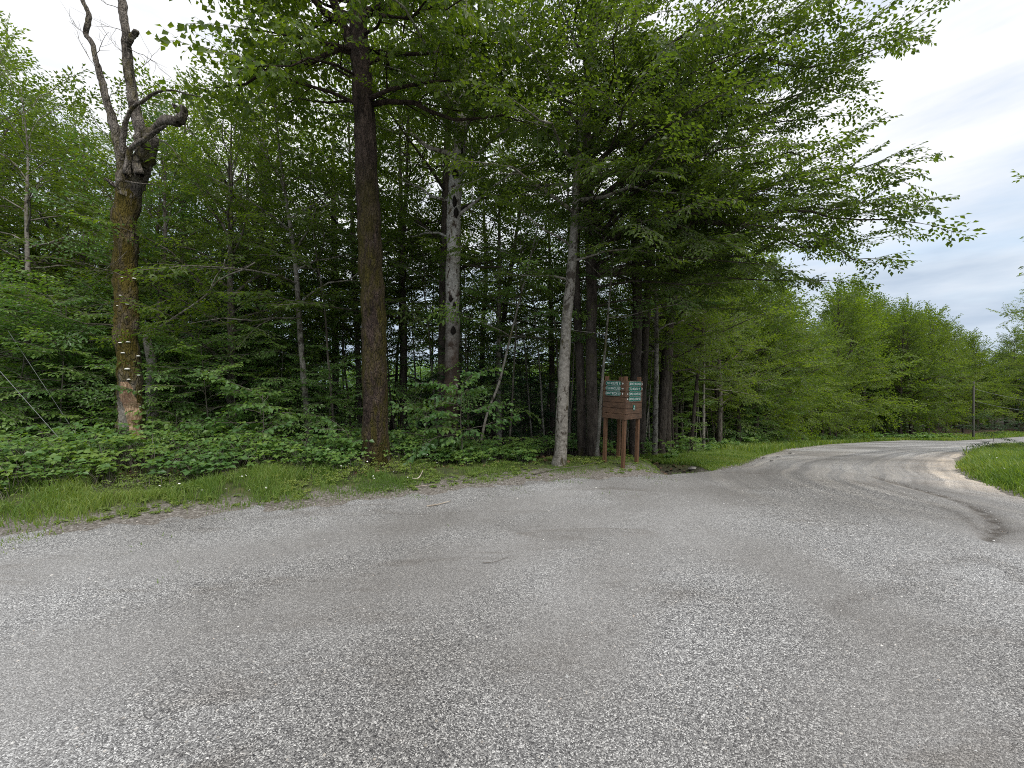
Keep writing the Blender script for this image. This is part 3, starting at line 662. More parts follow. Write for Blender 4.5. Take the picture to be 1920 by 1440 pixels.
# leafy undergrowth
ct = Crown('near', 3)
P_, D_, N_, L_, LV_ = [], [], [], [], []; stems = Geo()
def plant(x, y, h, nst, lf, z=None):
    z = zat(x, y) if z is None else z
    for k in range(nst):
        a_ = rng.random()*6.28; o = np.array([math.cos(a_), math.sin(a_), 0]); hh = h*rng.uniform(.5, 1.1)
        q = np.array([x, y, z])+o*hh*rng.uniform(.2, .75)+[0, 0, hh]
        lvb = float(np.clip(.28+.30*vnoise(x, y, 1.3, 21)+rng.normal(0, .10), 0, .6))
        m_ = rng.integers(3, 7); f0 = rng.random()*6.28
        for j in range(m_):
            f = f0+j*6.28/m_; d = unit([math.cos(f), math.sin(f), rng.normal(-.18, .15)])
            nn = unit(np.array([0, -.18, 1.])+rng.normal(0, .25, 3)); nn = unit(nn-d*(nn@d))
            P_.append(q+d*.012); D_.append(d); N_.append(nn); L_.append(lf*rng.uniform(.7, 1.25)); LV_.append(min(1, lvb+rng.random()*.45))
        if hh > .12: stems.tube(np.array([[x, y, z-.02], [(x+q[0])/2, (y+q[1])/2, z+hh*.6], q]), [.005, .004, .002], k=3, cap=False)
def by_trunk(x, y):
    d = np.minimum(poly_d(x, y, [(-2.79, 7.9), (-2.32, 6.6)]), poly_d(x, y, [(-7.93, 8.1), (-6.75, 6.9)])); return np.clip((d-.15)/.35, .12, 1)
def fu(x, y, s):
    d = -s; lim = np.where(x < -1.5, 1.75, np.where(x < .6, 1.5, 2.6))+.35*vnoise(x, y, 1.9, 3); sg = (x > .45) & (x < 4.3) & (y < 9.2)
    edge = np.clip((d-lim)/.4, 0, 1); deep = np.clip(1.25-(d-lim)/3.0, .12, 1)
    return (~sg)*edge*deep*by_trunk(x, y)*(ditch(x, y) > .8)*(y < 30)*np.clip(.85+.5*vnoise(x, y, 1.5, 6), .2, 1)
x, y, s = scatter(12500, -14, 4.5, 3, 13, lambda x, y, s: fu(x, y, s))
for X_, Y_, S_ in zip(x, y, s):
    tall = np.clip((-S_-1.2)/1.6, 0, 1)
    plant(X_, Y_, (.16+.30*tall)*rng.uniform(.6, 1.3)*(1.25 if X_ < -2 else .95), int(rng.integers(3, 6)), rng.uniform(.05, .105))
x, y, s = scatter(1500, -14, 0, 5, 9.5, lambda x, y, s: .22*(s < -2.3)*np.clip(vnoise(x, y, 1.1, 31)+.5, 0, 1))
for X_, Y_, S_ in zip(x, y, s): plant(X_, Y_, rng.uniform(.5, .85), int(rng.integers(6, 10)), rng.uniform(.07, .12))
x, y, s = scatter(4200, 4.5, 60, 8, 52, lambda x, y, s: (-s > 1.8)*(-s < 5.5)*(y > x*.5)*(ditch(x, y) > .8)*.8)
for X_, Y_, S_ in zip(x, y, s): plant(X_, Y_, rng.uniform(.2, .5)*(1+Y_/60), 4, .10*(1+Y_/25))
P_a = (P_, D_, N_, L_, LV_, stems); P_, D_, N_, L_, LV_ = [], [], [], [], []; stems = Geo()
x, y, s = scatter(15000, -13, 4.0, 2.5, 9.3, lambda x, y, s: (s < -.25)*(s > -2.4)*(ditch(x, y) > .5)*np.clip(.35+.7*vnoise(x, y, 2.1, 13), .05, 1)*np.where(x > -.5, .55, 1))
for X_, Y_, S_ in zip(x, y, s): plant(X_, Y_, rng.uniform(.04, .13)*np.clip(-S_, .4, 1.5)*(1 if X_ < -.5 else .5), int(rng.integers(2, 5)), rng.uniform(.022, .05))
V, T, lvv = leaf_geo(np.array(P_), unit(np.array(D_)), np.array(N_), np.array(L_), .7, np.array(LV_)); SV = np.vstack(stems.V)
obj('low_weeds', mesh_np('low_weeds', np.vstack([V, SV]), [T, np.vstack(stems.Q)+len(V)], [LEAF['weed'], BARK['twig']], mi=[0, 1], attrs={'lv': np.concatenate([lvv, np.zeros(len(SV))])}), kind='stuff', label='low yellow green weeds along the gravel edge')
P_, D_, N_, L_, LV_, stems = P_a
V, T, lvv = leaf_geo(np.array(P_), unit(np.array(D_)), np.array(N_), np.array(L_), .88, np.array(LV_))
nq = len(V); SV = np.vstack(stems.V); print('undergrowth leaves', len(P_))
me = mesh_np('undergrowth', np.vstack([V, SV]), [T, np.vstack(stems.Q)+nq], [LEAF['herb'], BARK['twig']], mi=[0, 1], attrs={'lv': np.concatenate([lvv, np.zeros(len(SV))])})
obj('undergrowth', me, kind='stuff', label='knee high leafy undergrowth along the edge of the wood')

# ------------------------------------------------------------------ the signboard
m, t, Nn, Ll, b = mat('stained_wood')
tcg = Nn.new('ShaderNodeTexCoord'); nW = noise(Nn, Ll, vmap(Nn, Ll, tcg.outputs['Object'], (3, 3, 40)), 3, 6, .6, .3); nW2 = noise(Nn, Ll, tcg.outputs['Object'], 5, 4)
cw = ramp(Nn, Ll, nW.outputs['Fac'], [(.3, (.045, .024, .012)), (.55, (.092, .052, .030)), (.75, (.165, .105, .066))]).outputs[0]
cw = mixc(Nn, Ll, 1.0, cw, ramp(Nn, Ll, nW2.outputs['Fac'], [(.35, (.8, .75, .7)), (.65, (1.25, 1.15, 1.05))]).outputs[0], 'MULTIPLY')
Ll.new(cw, b.inputs['Base Color']); b.inputs['Roughness'].default_value = .65; bump(Nn, Ll, b, nW.outputs['Fac'], .003); WOOD = m
m, t, Nn, Ll, b = mat('post_wood')
tcg = Nn.new('ShaderNodeTexCoord'); nW = noise(Nn, Ll, vmap(Nn, Ll, tcg.outputs['Object'], (30, 30, 2)), 3, 6, .6, .3)
Ll.new(ramp(Nn, Ll, nW.outputs['Fac'], [(.3, (.060, .027, .011)), (.55, (.125, .060, .027)), (.75, (.20, .115, .060))]).outputs[0], b.inputs['Base Color']); b.inputs['Roughness'].default_value = .7; bump(Nn, Ll, b, nW.outputs['Fac'], .003); POST = m
def plain(name, c, rough=.5, spec=.5):
    m, t, Nn, Ll, b = mat(name); tcx_ = Nn.new('ShaderNodeTexCoord'); nn = noise(Nn, Ll, tcx_.outputs['Object'], 14, 5, .6)
    Ll.new(mixc(Nn, Ll, nn.outputs['Fac'], tuple(x*.8 for x in c), tuple(min(1, x*1.15) for x in c)), b.inputs['Base Color'])
    b.inputs['Roughness'].default_value = rough; b.inputs['Specular IOR Level'].default_value = spec; return m
GREEN = plain('green_sign_face', (.006, .105, .075), .75, .08); WHITE = plain('white_lettering', (.70, .72, .70), .7, .1)
N0 = np.array([2.255, 7.8, 0]); z0 = zat(2.255, 7.8); N0[2] = z0
PN = N0; PL = N0+[-.335, .415, 0]; PR = N0+[.455, .42, 0]; PB = N0+[.12, .835, 0]
sb_ = empty('signboard', N0, label='brown wooden signboard box on four posts carrying green road signs', cat='signboard')
sb_.rotation_euler = (R(1.0), R(1.6), 0)
def loc_(P): return np.asarray(P, float)-N0
TOP, BX0, BX1 = 1.87, .99, 1.79
ce = (PL+PR)/2
for P in (PN, PL, PR, PB):
    g = Geo(); ins = unit(ce-P)*np.array([1, 1, 0])*.053; c = loc_(P)+ins
    ul = unit(PR-PN)
    g.box(c+[0, 0, (TOP-.35)/2], ul, np.cross([0, 0, 1], ul), [0, 0, 1], .034, .034, (TOP+.35)/2)
    o = obj('post', g.mesh('post', POST, smooth=False), sb_); bm_ = o.modifiers.new('bevel', 'BEVEL'); bm_.width = .006; bm_.segments = 2
def panel(A, B, lab=None, ext=.02):
    u = unit(B-A); L = np.linalg.norm(B-A); nrm = np.cross(u, [0, 0, 1.]); g = Geo(); nb = 7; bh = (BX1-BX0)/nb
    for k in range(nb):
        zc = BX0+bh*(k+.5); jit = rng.normal(0, .0015)
        g.box(loc_(A)+u*L/2+nrm*(.012+jit)+[0, 0, zc], u, nrm, [0, 0, 1], L/2+ext, .011, bh/2-.004)
    g.box(loc_(A)+u*L/2-nrm*.006+[0, 0, (BX0+BX1)/2], u, nrm, [0, 0, 1], L/2-.01, .005, (BX1-BX0)/2-.01)
    o = obj('board_panel', g.mesh('board_panel', WOOD, smooth=False), sb_); q = o.modifiers.new('bevel', 'BEVEL'); q.width = .003; q.segments = 1
    return u, L, nrm
uL, LL, nL_ = panel(PL, PN, ext=.012); uR, LR, nR_ = panel(PN, PR, ext=.012)
panel(PR, PB, ext=-.004); panel(PB, PL, ext=-.004)
def textmesh(s, h, wmax, font_w=1.0):
    cu = bpy.data.curves.new('t', 'FONT'); cu.body = s; cu.size = 1.0; cu.extrude = 0.0; cu.offset = .002
    ob = bpy.data.objects.new('t', cu); me = bpy.data.meshes.new_from_object(ob)
    co = np.zeros(len(me.vertices)*3); me.vertices.foreach_get('co', co); co = co.reshape(-1, 3)
    fs = [list(p.vertices) for p in me.polygons]; bpy.data.objects.remove(ob); bpy.data.meshes.remove(me); bpy.data.curves.remove(cu)
    co[:, :2] -= co[:, :2].min(0); k = h/.70; wd = co[:, 0].max()*k; kx = k*min(1.0, wmax/wd)
    return co[:, 0]*kx, co[:, 1]*k, fs
def face_mesh(name, O, u, nrm, polys, off, matx, parent, thick=0.0, label=None):
    """polys: list of lists of (a,b) coordinates on the board face"""
    V, Fc = [], []
    for poly in polys:
        b0 = len(V)
        for a_, b_ in poly: V.append(loc_(O)+u*a_+np.array([0, 0, b_])+nrm*off)
        Fc.append(list(range(b0, len(V))))
        if thick:
            b1 = len(V); n_ = len(poly)
            for a_, b_ in poly: V.append(loc_(O)+u*a_+np.array([0, 0, b_])+nrm*(off-thick))
            for k in range(n_): Fc.append([b0+k, b1+k, b1+(k+1) % n_, b0+(k+1) % n_])
    me = bpy.data.meshes.new(name); me.from_pydata([tuple(v_) for v_ in V], [], Fc); me.materials.append(matx); me.update()
    return obj(name, me, parent, label=label)
def hexa(x0, x1, y0, y1, c): return [(x0+c, y0), (x1-c, y0), (x1, y0+c), (x1, y1-c), (x1-c, y1), (x0+c, y1), (x0, y1-c), (x0, y0+c)]
def ringpoly(x0, x1, y0, y1, c, wd):
    o_, i_ = hexa(x0, x1, y0, y1, c), hexa(x0+wd, x1-wd, y0+wd, y1-wd, c-wd*.4)
    return [[o_[k], o_[(k+1) % 8], i_[(k+1) % 8], i_[k]] for k in range(8)]
def arrow(cx_, cy_, s, ang):
    base_ = [(-.18, -1), (.18, -1), (.18, .0), (.62, .0), (0, 1), (-.62, .0), (-.18, .0)]; ca_, sa_ = math.cos(ang), math.sin(ang)
    return [[(cx_+s*(x*ca_-y*sa_), cy_+s*(x*sa_+y*ca_)) for x, y in base_]]
def dsign(O, u, nrm, x0, x1, zc, text, arr, ax, lab):
    h = .048
    sgn = face_mesh('direction_sign', O, u, nrm, [hexa(x0, x1, zc-h, zc+h, .030)], .030, GREEN, sb_, thick=.006, label=lab)
    face_mesh('border', O, u, nrm, ringpoly(x0+.003, x1-.003, zc-h+.003, zc+h-.003, .029, .0022), .0315, WHITE, sgn)
    tx, ty, fs = textmesh(text, .048, (x1-x0)-.055)
    V = [tuple(loc_(O)+u*(x0+.028+a_)+np.array([0, 0, zc-.024+b_])+nrm*.0318) for a_, b_ in zip(tx, ty)]
    me = bpy.data.meshes.new('lettering'); me.from_pydata(V, [], fs); me.materials.append(WHITE); me.update(); obj('lettering', me, sgn)
    face_mesh('arrow', O, u, nrm, arrow(ax, zc, .024, {'up': 0, 'right': -math.pi/2, 'left': math.pi/2}[arr]), .0275, WHITE, sgn, thick=.003)
zt = 1.725
for k, (tx_, ar) in enumerate([('TO ROUTE 9', 'up'), ('CLUBHOUSE', 'right'), ('BINNEY BROOK RD', 'up')]):
    dsign(PL, uL, nL_, .055, .44, zt-.104*k, tx_, ar, .478, 'green direction sign reading '+tx_+' on the left face')
for k, (tx_, ar, ax) in enumerate([('BINNEY BROOK RD', 'right', .60), ('TO ROUTE 9', 'right', .60), ('UPPER HOWES RD', 'left', .035), ('HOWES LOOP RD', 'left', .035)]):
    dsign(PN, uR, nR_, .07, .565, zt-.104*k, tx_, ar, ax, 'green direction sign reading '+tx_+' on the right face')
bd = face_mesh('badge', PN, uR, nR_, [hexa(.255, .345, 1.18, 1.285, .012)], .030, GREEN, sb_, thick=.006)
tx, ty, fs = textmesh('P10', .034, .062)
me = bpy.data.meshes.new('lettering'); me.from_pydata([tuple(loc_(PN)+uR*(.270+a_)+np.array([0, 0, 1.192+b_])+nR_*.0315) for a_, b_ in zip(tx, ty)], [], fs); me.materials.append(WHITE); me.update(); obj('lettering', me, bd)
face_mesh('figure_symbol', PN, uR, nR_, [[(.292, 1.236), (.308, 1.236), (.306, 1.262), (.294, 1.262)], [(.294+.006+.008*math.cos(a_), 1.270+.008*math.sin(a_)) for a_ in np.linspace(0, 5.5, 8)]], .0315, WHITE, bd)

# ------------------------------------------------------------------ hero trees
def tp(pts, Y, dY=0.0, ext=None):
    """trunk read off the photo: (px, py, half width px) at depth Y -> (x,y,z,r)"""
    out = []
    for k, (a_, b_, hw) in enumerate(pts):
        Yk = Y+dY*k/max(1, len(pts)-1); p = W(a_, b_, Yk); out.append((*p, hw/F*Yk))
    out[0] = (out[0][0], out[0][1], zat(out[0][0], out[0][1])-.08, out[0][3])
    if ext: out += ext
    return out
# 1 big mossy maple
Y1 = 7.9
T1 = tp([(706, 868, 24.5), (704, 780, 23), (700, 600, 22), (692, 420, 21), (686, 280, 19.5), (681, 190, 18.5), (676, 110, 17)], Y1)
T1 += [(*W(672, 40, Y1+.1), .17), (*W(664, -60, Y1+.3), .14), (*W(650, -200, Y1+.5), .10), (*W(640, -330, Y1+.7), .05)]
def tipw(px, py, Y): return W(px, py, Y)
L1 = [(5.9, tipw(400, 150, 7.0), .075), (6.9, tipw(440, 50, 6.6), .07), (6.4, tipw(480, 190, 6.0), .06), (7.3, tipw(560, -20, 5.2), .06), (7.0, tipw(715, -10, 5.2), .05), (7.6, tipw(420, -50, 7.2), .06),
      (6.6, tipw(800, 0, 5.2), .05), (7.2, tipw(880, 60, 5.6), .06), (6.6, tipw(1010, 90, 7.4), .08), (7.6, tipw(930, -30, 6.2), .06), (8.0, tipw(640, -20, 5.2), .05), (8.1, tipw(450, -60, 6.4), .05),
      (6.0, tipw(470, 230, 8.6), .055), (6.3, tipw(560, 140, 9.8), .05), (7.0, tipw(820, 130, 9.8), .05), (8.3, tipw(780, -60, 5.6), .05), (6.2, tipw(900, 210, 8.6), .05), (7.7, tipw(480, 70, 8.8), .06), (7.9, tipw(360, -60, 6.8), .05)]
L1 = [(7.4+(a_-5.9)*1.15, b_+np.array([0, 0, .55 if b_[2] < 7.6 else 0]), c_*.55) for a_, b_, c_ in L1]
L1 = [l for l in L1 if l[1][1] > 5.3 or l[1][2] > 8.2]
L1 += [(7.42, tipw(1000, 235, 7.3), .06), (7.5, tipw(900, 150, 7.0), .05), (8.5, tipw(400, 165, 7.4), .075)]
F1 = [(*W(672, 120, Y1-.02), .12), (*W(655, 75, Y1), .10), (*W(632, 20, Y1-.1), .085), (*W(610, -40, Y1-.2), .07), (*W(580, -140, Y1-.4), .04)]
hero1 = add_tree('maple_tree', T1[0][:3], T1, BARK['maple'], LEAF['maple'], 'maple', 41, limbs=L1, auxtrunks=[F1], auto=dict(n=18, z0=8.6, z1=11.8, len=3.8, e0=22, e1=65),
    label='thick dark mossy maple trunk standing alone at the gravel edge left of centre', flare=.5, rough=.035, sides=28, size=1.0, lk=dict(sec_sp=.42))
# 2 cankered pale beech
Y2 = 9.3
T2 = tp([(845, 842, 14), (846, 760, 13.5), (848, 640, 13.5), (849, 520, 13), (851, 400, 13), (857, 310, 12.5), (866, 230, 12), (872, 150, 11.5), (876, 60, 10), (882, -60, 8), (890, -220, 5), (893, -330, 2)], Y2)
hero2 = add_tree('beech_tree', T2[0][:3], T2, BARK['beech'], LEAF['maple'], 'near', 52, auto=dict(n=22, z0=6.8, z1=12.5, len=3.3, e0=5, e1=55),
    limbs=[(5.7, tipw(1010, 300, 8.4), .04), (6.1, tipw(740, 330, 10.2), .04), (6.6, tipw(1000, 190, 8.4), .05), (7.4, tipw(970, 60, 8.0), .05), (5.2, tipw(760, 440, 10.5), .035)],
    label='tall pale beech with black cankers down its trunk, right of the mossy maple', flare=.2, rough=.04)
CKS = []
for (a_, b_, hw, hh) in [(853, 325, 7, 9), (852, 378, 6, 11), (855, 398, 5, 9), (846, 560, 6, 6), (852, 572, 4, 6), (850, 620, 6, 8)]:
    c = W(a_, b_, Y2-.16); rr = hw/F*Y2*.8
    g = Geo(); g.tube(np.array([c+[0, .03, -hh/F*Y2*1.2], c+[0, 0, -hh/F*Y2*.5], c, c+[0, .0, hh/F*Y2*.6], c+[0, .03, hh/F*Y2*1.2]]), [rr*.2, rr*.8, rr, rr*.7, rr*.15], k=14, rough=.5, seed=a_); CKS.append(g)
CANK = plain('blackened_canker', (.020, .016, .014), .95, .1)
g = Geo(); c = [W(a_, b_, Y2-.125) for a_, b_ in [(862, 318), (866, 290), (868, 262), (869, 240)]]; g.tube(np.array(c), [.010, .028, .022, .008], k=8, rough=.2, seed=4); CKS.append(g)
for g in CKS: obj('bark_canker', g.mesh('bark_canker', CANK, origin=T2[0][:3]), hero2)
# 3 slim pale beech beside the sign
Y3 = 8.15
T3 = tp([(1049, 866, 12.5), (1053, 800, 11.5), (1057, 700, 10.5), (1063, 600, 9.5), (1071, 510, 9), (1077, 420, 7.5), (1082, 320, 6.5), (1096, 200, 5.5), (1112, 80, 5), (1125, -60, 3.5), (1135, -160, 2)], Y3)
add_tree('beech_tree', T3[0][:3], T3, BARK['beechgrey'], LEAF['beech'], 'near', 63, auto=dict(n=17, z0=5.0, z1=9.8, len=2.6, e0=0, e1=45),
    limbs=[(3.9, tipw(940, 520, 8.5), .03), (4.3, tipw(1200, 470, 7.4), .03), (4.6, tipw(980, 400, 7.6), .03)],
    label='slim pale grey beech with whitish flaking base just left of the signboard', flare=.3)
# 4 big overhanging beech with twin dark stems
Y4 = 9.6
T4 = tp([(1112, 852, 11.5), (1110, 760, 10.5), (1108, 640, 10), (1109, 520, 10), (1104, 400, 10.5), (1098, 280, 10.5), (1102, 150, 9), (1115, 0, 7), (1125, -160, 5), (1130, -300, 2)], Y4)
A4 = tp([(1092, 855, 9), (1088, 700, 8), (1083, 600, 7.5), (1080, 480, 7), (1088, 360, 6), (1120, 240, 6), (1170, 100, 5), (1220, -60, 3)], Y4+.25)
PB4 = 55
L4 = [(5.2, tipw(1778, 430, 7.3), .075), (5.6, tipw(1745, 345, 7.6), .07), (6.6, tipw(1770, 18, 7.2), .08), (6.2, tipw(1690, 85, 7.4), .06), (6.0, tipw(1625, 165, 7.8), .06), (5.9, tipw(1560, 215, 7.4), .06),
      (5.4, tipw(1615, 270, 8.0), .05), (5.1, tipw(1700, 395, 7.8), .05), (4.7, tipw(1668, 500, 8.4), .05), (4.4, tipw(1590, 545, 8.8), .05), (7.0, tipw(1560, 20, 6.8), .06), (7.4, tipw(1610, -50, 7.2), .06),
      (7.8, tipw(1480, -80, 6.5), .05), (6.6, tipw(1450, 60, 5.8), .05), (6.2, tipw(1400, 160, 5.6), .05), (5.6, tipw(1470, 270, 6.4), .05), (5.2, tipw(1500, 360, 6.6), .045), (4.8, tipw(1520, 450, 6.8), .045),
      (4.4, tipw(1460, 520, 7.2), .04), (4.1, tipw(1380, 560, 7.4), .035), (5.0, tipw(1340, 400, 6.2), .04), (5.6, tipw(1270, 280, 5.6), .04), (6.3, tipw(1220, 130, 5.4), .045), (7.0, tipw(1330, 20, 5.6), .05),
      (7.4, tipw(1180, -20, 5.6), .04), (6.8, tipw(1060, 60, 6.4), .04), (5.8, tipw(1010, 250, 7.4), .04), (4.8, tipw(1220, 440, 6.6), .035), (5.3, tipw(1130, 330, 6.4), .035), (3.6, tipw(1290, 600, 8.6), .03),
      (6.0, tipw(1420, 200, 10.5), .05), (5.2, tipw(1400, 330, 10.5), .045), (4.6, tipw(1420, 440, 10.5), .04), (7.2, tipw(1380, 80, 10.5), .05)]
L4 = [(a_, np.array(T4[5][:3])*0+(b_-unit(b_-np.array(T4[5][:3]))*.45), c_) for a_, b_, c_ in L4]
add_tree('beech_tree', T4[0][:3], T4, BARK['dark'], LEAF['beech'], 'near', 74, limbs=L4, auxtrunks=[A4], auto=dict(n=14, z0=6.5, z1=11.5, len=3.6, e0=10, e1=55),
    label='large twin stemmed dark beech whose leafy boughs reach far out over the road', flare=.25, lk=dict(sec_sp=.40, spr_sp=.285))
# 5,6 dark stems behind and right of the signboard
def simple(name, pts, Y, bark, lm, tpl, seed, n, z0, z1, ln, label, group=None, top=None, **k):
    T = tp(pts, Y); z_l = T[-1][2]
    while z_l < z1-.3:
        a_, b2 = np.array(T[-2]), np.array(T[-1]); d = (b2-a_)[:3]; d = d/d[2]*1.4; q = b2.copy(); q[:3] += d; q[3] = max(.02, b2[3]*.72); T.append(tuple(q)); z_l = T[-1][2]
    return add_tree(name, T[0][:3], T, BARK[bark], LEAF[lm], tpl, seed, auto=dict(n=n, z0=z0, z1=z1, len=ln, e0=0, e1=50), label=label, cat='tree', group=group, **k)
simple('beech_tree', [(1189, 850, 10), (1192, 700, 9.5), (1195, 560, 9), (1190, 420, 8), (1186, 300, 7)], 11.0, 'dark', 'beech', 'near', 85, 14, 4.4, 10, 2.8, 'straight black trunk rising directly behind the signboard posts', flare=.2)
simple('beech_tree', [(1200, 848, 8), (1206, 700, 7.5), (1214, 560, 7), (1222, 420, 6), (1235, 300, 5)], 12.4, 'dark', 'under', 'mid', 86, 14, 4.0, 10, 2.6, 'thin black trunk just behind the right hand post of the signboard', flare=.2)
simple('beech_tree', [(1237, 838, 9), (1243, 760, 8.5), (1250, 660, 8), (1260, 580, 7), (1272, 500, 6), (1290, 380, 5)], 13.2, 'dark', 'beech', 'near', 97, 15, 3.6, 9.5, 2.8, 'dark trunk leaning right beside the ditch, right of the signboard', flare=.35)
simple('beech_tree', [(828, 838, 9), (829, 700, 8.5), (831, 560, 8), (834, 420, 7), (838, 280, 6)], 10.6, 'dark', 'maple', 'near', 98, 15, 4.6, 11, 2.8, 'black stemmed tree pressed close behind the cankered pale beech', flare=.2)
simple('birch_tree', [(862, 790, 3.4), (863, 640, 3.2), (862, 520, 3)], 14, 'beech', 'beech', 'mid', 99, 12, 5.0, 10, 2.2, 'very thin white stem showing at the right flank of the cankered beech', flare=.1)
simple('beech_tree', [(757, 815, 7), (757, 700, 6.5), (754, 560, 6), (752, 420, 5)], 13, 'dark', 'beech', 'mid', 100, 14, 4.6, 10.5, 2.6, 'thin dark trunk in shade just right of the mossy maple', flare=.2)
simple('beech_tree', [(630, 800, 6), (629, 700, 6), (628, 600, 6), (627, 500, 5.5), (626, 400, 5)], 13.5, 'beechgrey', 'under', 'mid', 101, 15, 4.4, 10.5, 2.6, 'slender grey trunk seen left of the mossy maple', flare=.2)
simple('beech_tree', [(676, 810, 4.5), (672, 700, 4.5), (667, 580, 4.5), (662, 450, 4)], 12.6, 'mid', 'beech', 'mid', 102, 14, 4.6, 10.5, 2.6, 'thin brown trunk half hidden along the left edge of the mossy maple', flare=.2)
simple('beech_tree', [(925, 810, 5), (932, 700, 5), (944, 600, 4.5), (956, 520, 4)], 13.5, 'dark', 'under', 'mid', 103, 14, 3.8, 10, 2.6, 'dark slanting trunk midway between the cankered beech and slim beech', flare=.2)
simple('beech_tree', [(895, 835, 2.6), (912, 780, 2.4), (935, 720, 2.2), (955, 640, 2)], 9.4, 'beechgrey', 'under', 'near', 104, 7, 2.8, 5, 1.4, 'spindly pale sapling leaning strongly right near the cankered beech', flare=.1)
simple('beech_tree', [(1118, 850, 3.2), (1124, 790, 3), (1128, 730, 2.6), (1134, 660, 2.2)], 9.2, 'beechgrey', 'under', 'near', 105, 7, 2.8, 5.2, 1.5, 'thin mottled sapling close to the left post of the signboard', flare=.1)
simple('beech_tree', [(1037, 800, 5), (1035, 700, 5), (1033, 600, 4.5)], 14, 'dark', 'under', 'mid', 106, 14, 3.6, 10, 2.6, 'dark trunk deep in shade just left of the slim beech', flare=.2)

# 7 dead snag
Ys = 8.1
S = lambda pts, dY=0: [(*W(a_, b_, Ys+dY), hw/F*Ys) for a_, b_, hw in pts]
g = Geo()
def st(pts, k=12, dY=(0, 0), n=24, rough=.10, seed=1):
    A_ = np.array([(*W(a_, b_, Ys+dY[0]+(dY[1]-dY[0])*i/(len(pts)-1)), hw/F*Ys) for i, (a_, b_, hw) in enumerate(pts)]); A_ = resample(A_, n); A_[:, 3] = A_[:, 3].clip(.003)
    A_[:, :3] += np.random.default_rng(int(seed*7)).normal(0, 1, (n, 3))*A_[:, 3:4]*.10
    return A_
tr0 = st([(254, 872, 24), (250, 840, 20.5), (246, 780, 18.5), (243, 720, 17.5), (239, 640, 17), (236, 560, 17), (235, 480, 17.5), (235, 420, 17.5), (238, 380, 18), (243, 345, 18)], n=44, seed=2)
g.tube(tr0[:, :3], tr0[:, 3], k=26, rough=.055, seed=3, flare=.15)
base_s = (float(tr0[0][0]), float(tr0[0][1]), zat(tr0[0][0], tr0[0][1]))
snag = empty('dead_tree', base_s, label='dead broken tree with mossy trunk, white bracket fungi and a hooked bare top', cat='dead tree')
obj('trunk', g.mesh('trunk', BARK['snag'], origin=base_s), snag)
g = Geo()
limbs = [([(246, 365, 16), (256, 330, 17), (268, 300, 18), (278, 278, 17), (280, 258, 15), (272, 243, 10)], 18, (0, -.25), 3),
         ([(268, 315, 11), (266, 285, 13), (263, 262, 13), (262, 240, 11), (256, 215, 10.5), (249, 180, 10.5), (243, 145, 10), (239, 110, 9), (236, 60, 8), (228, 0, 7.5), (222, -70, 6), (216, -150, 3)], 14, (0, .1), 4),
         ([(240, 82, 6), (247, 72, 6), (254, 62, 5.5), (258, 60, 4.5)], 10, (0, -.1), 5),
         ([(272, 262, 9), (282, 250, 9), (296, 236, 10), (308, 226, 10.5), (320, 226, 10.5), (332, 228, 10.5), (341, 220, 9.5), (344, 206, 8), (341, 197, 5)], 14, (-.1, -.3), 6),
         ([(335, 210, 5), (330, 203, 5), (326, 197, 4)], 8, (-.3, -.36), 7),
         ([(238, 370, 14), (231, 335, 13), (228, 300, 11), (224, 270, 10), (216, 240, 9.5), (208, 215, 8.5), (197, 180, 6.5), (190, 150, 6), (178, 105, 5), (172, 80, 4.8), (160, 64, 4.5), (165, 45, 4.5), (166, 25, 4), (154, 0, 4), (140, -50, 3.5), (120, -110, 2)], 12, (-.1, -.5), 8),
         ([(230, 300, 5), (229, 265, 5), (237, 225, 4), (250, 200, 3.6), (268, 190, 3.2), (285, 178, 2.8), (305, 170, 2.4), (328, 170, 1.8), (350, 176, 1.2), (378, 182, .6)], 8, (-.3, -1.0), 9),
         ([(238, 330, 7), (240, 300, 6), (246, 278, 5), (262, 266, 4.5), (280, 256, 4), (296, 244, 3.5), (312, 236, 2.5)], 9, (-.28, -.45), 10),
         ([(262, 330, 9), (257, 310, 8), (250, 300, 6)], 9, (-.22, -.2), 11),
         ([(224, 352, 5), (212, 345, 5), (202, 338, 4), (196, 335, 2)], 9, (-.05, -.2), 12),
         ([(236, 340, 2), (262, 344, 1.5), (290, 346, 1.0)], 6, (-.35, -.6), 13),
         ([(288, 256, 1.6), (310, 268, 1.3), (325, 280, 1), (338, 304, .8)], 5, (-.3, -.5), 14)]
for pts, k, dY, sd_ in limbs:
    A_ = st([(a_, b_, h_*(.70 if sd_ == 6 else .80)) for a_, b_, h_ in pts], n=max(8, len(pts)*5), dY=dY, seed=sd_); g.tube(A_[:, :3], A_[:, 3], k=k+4, rough=.20 if k > 7 else .06, seed=sd_)
r9 = np.random.default_rng(77)
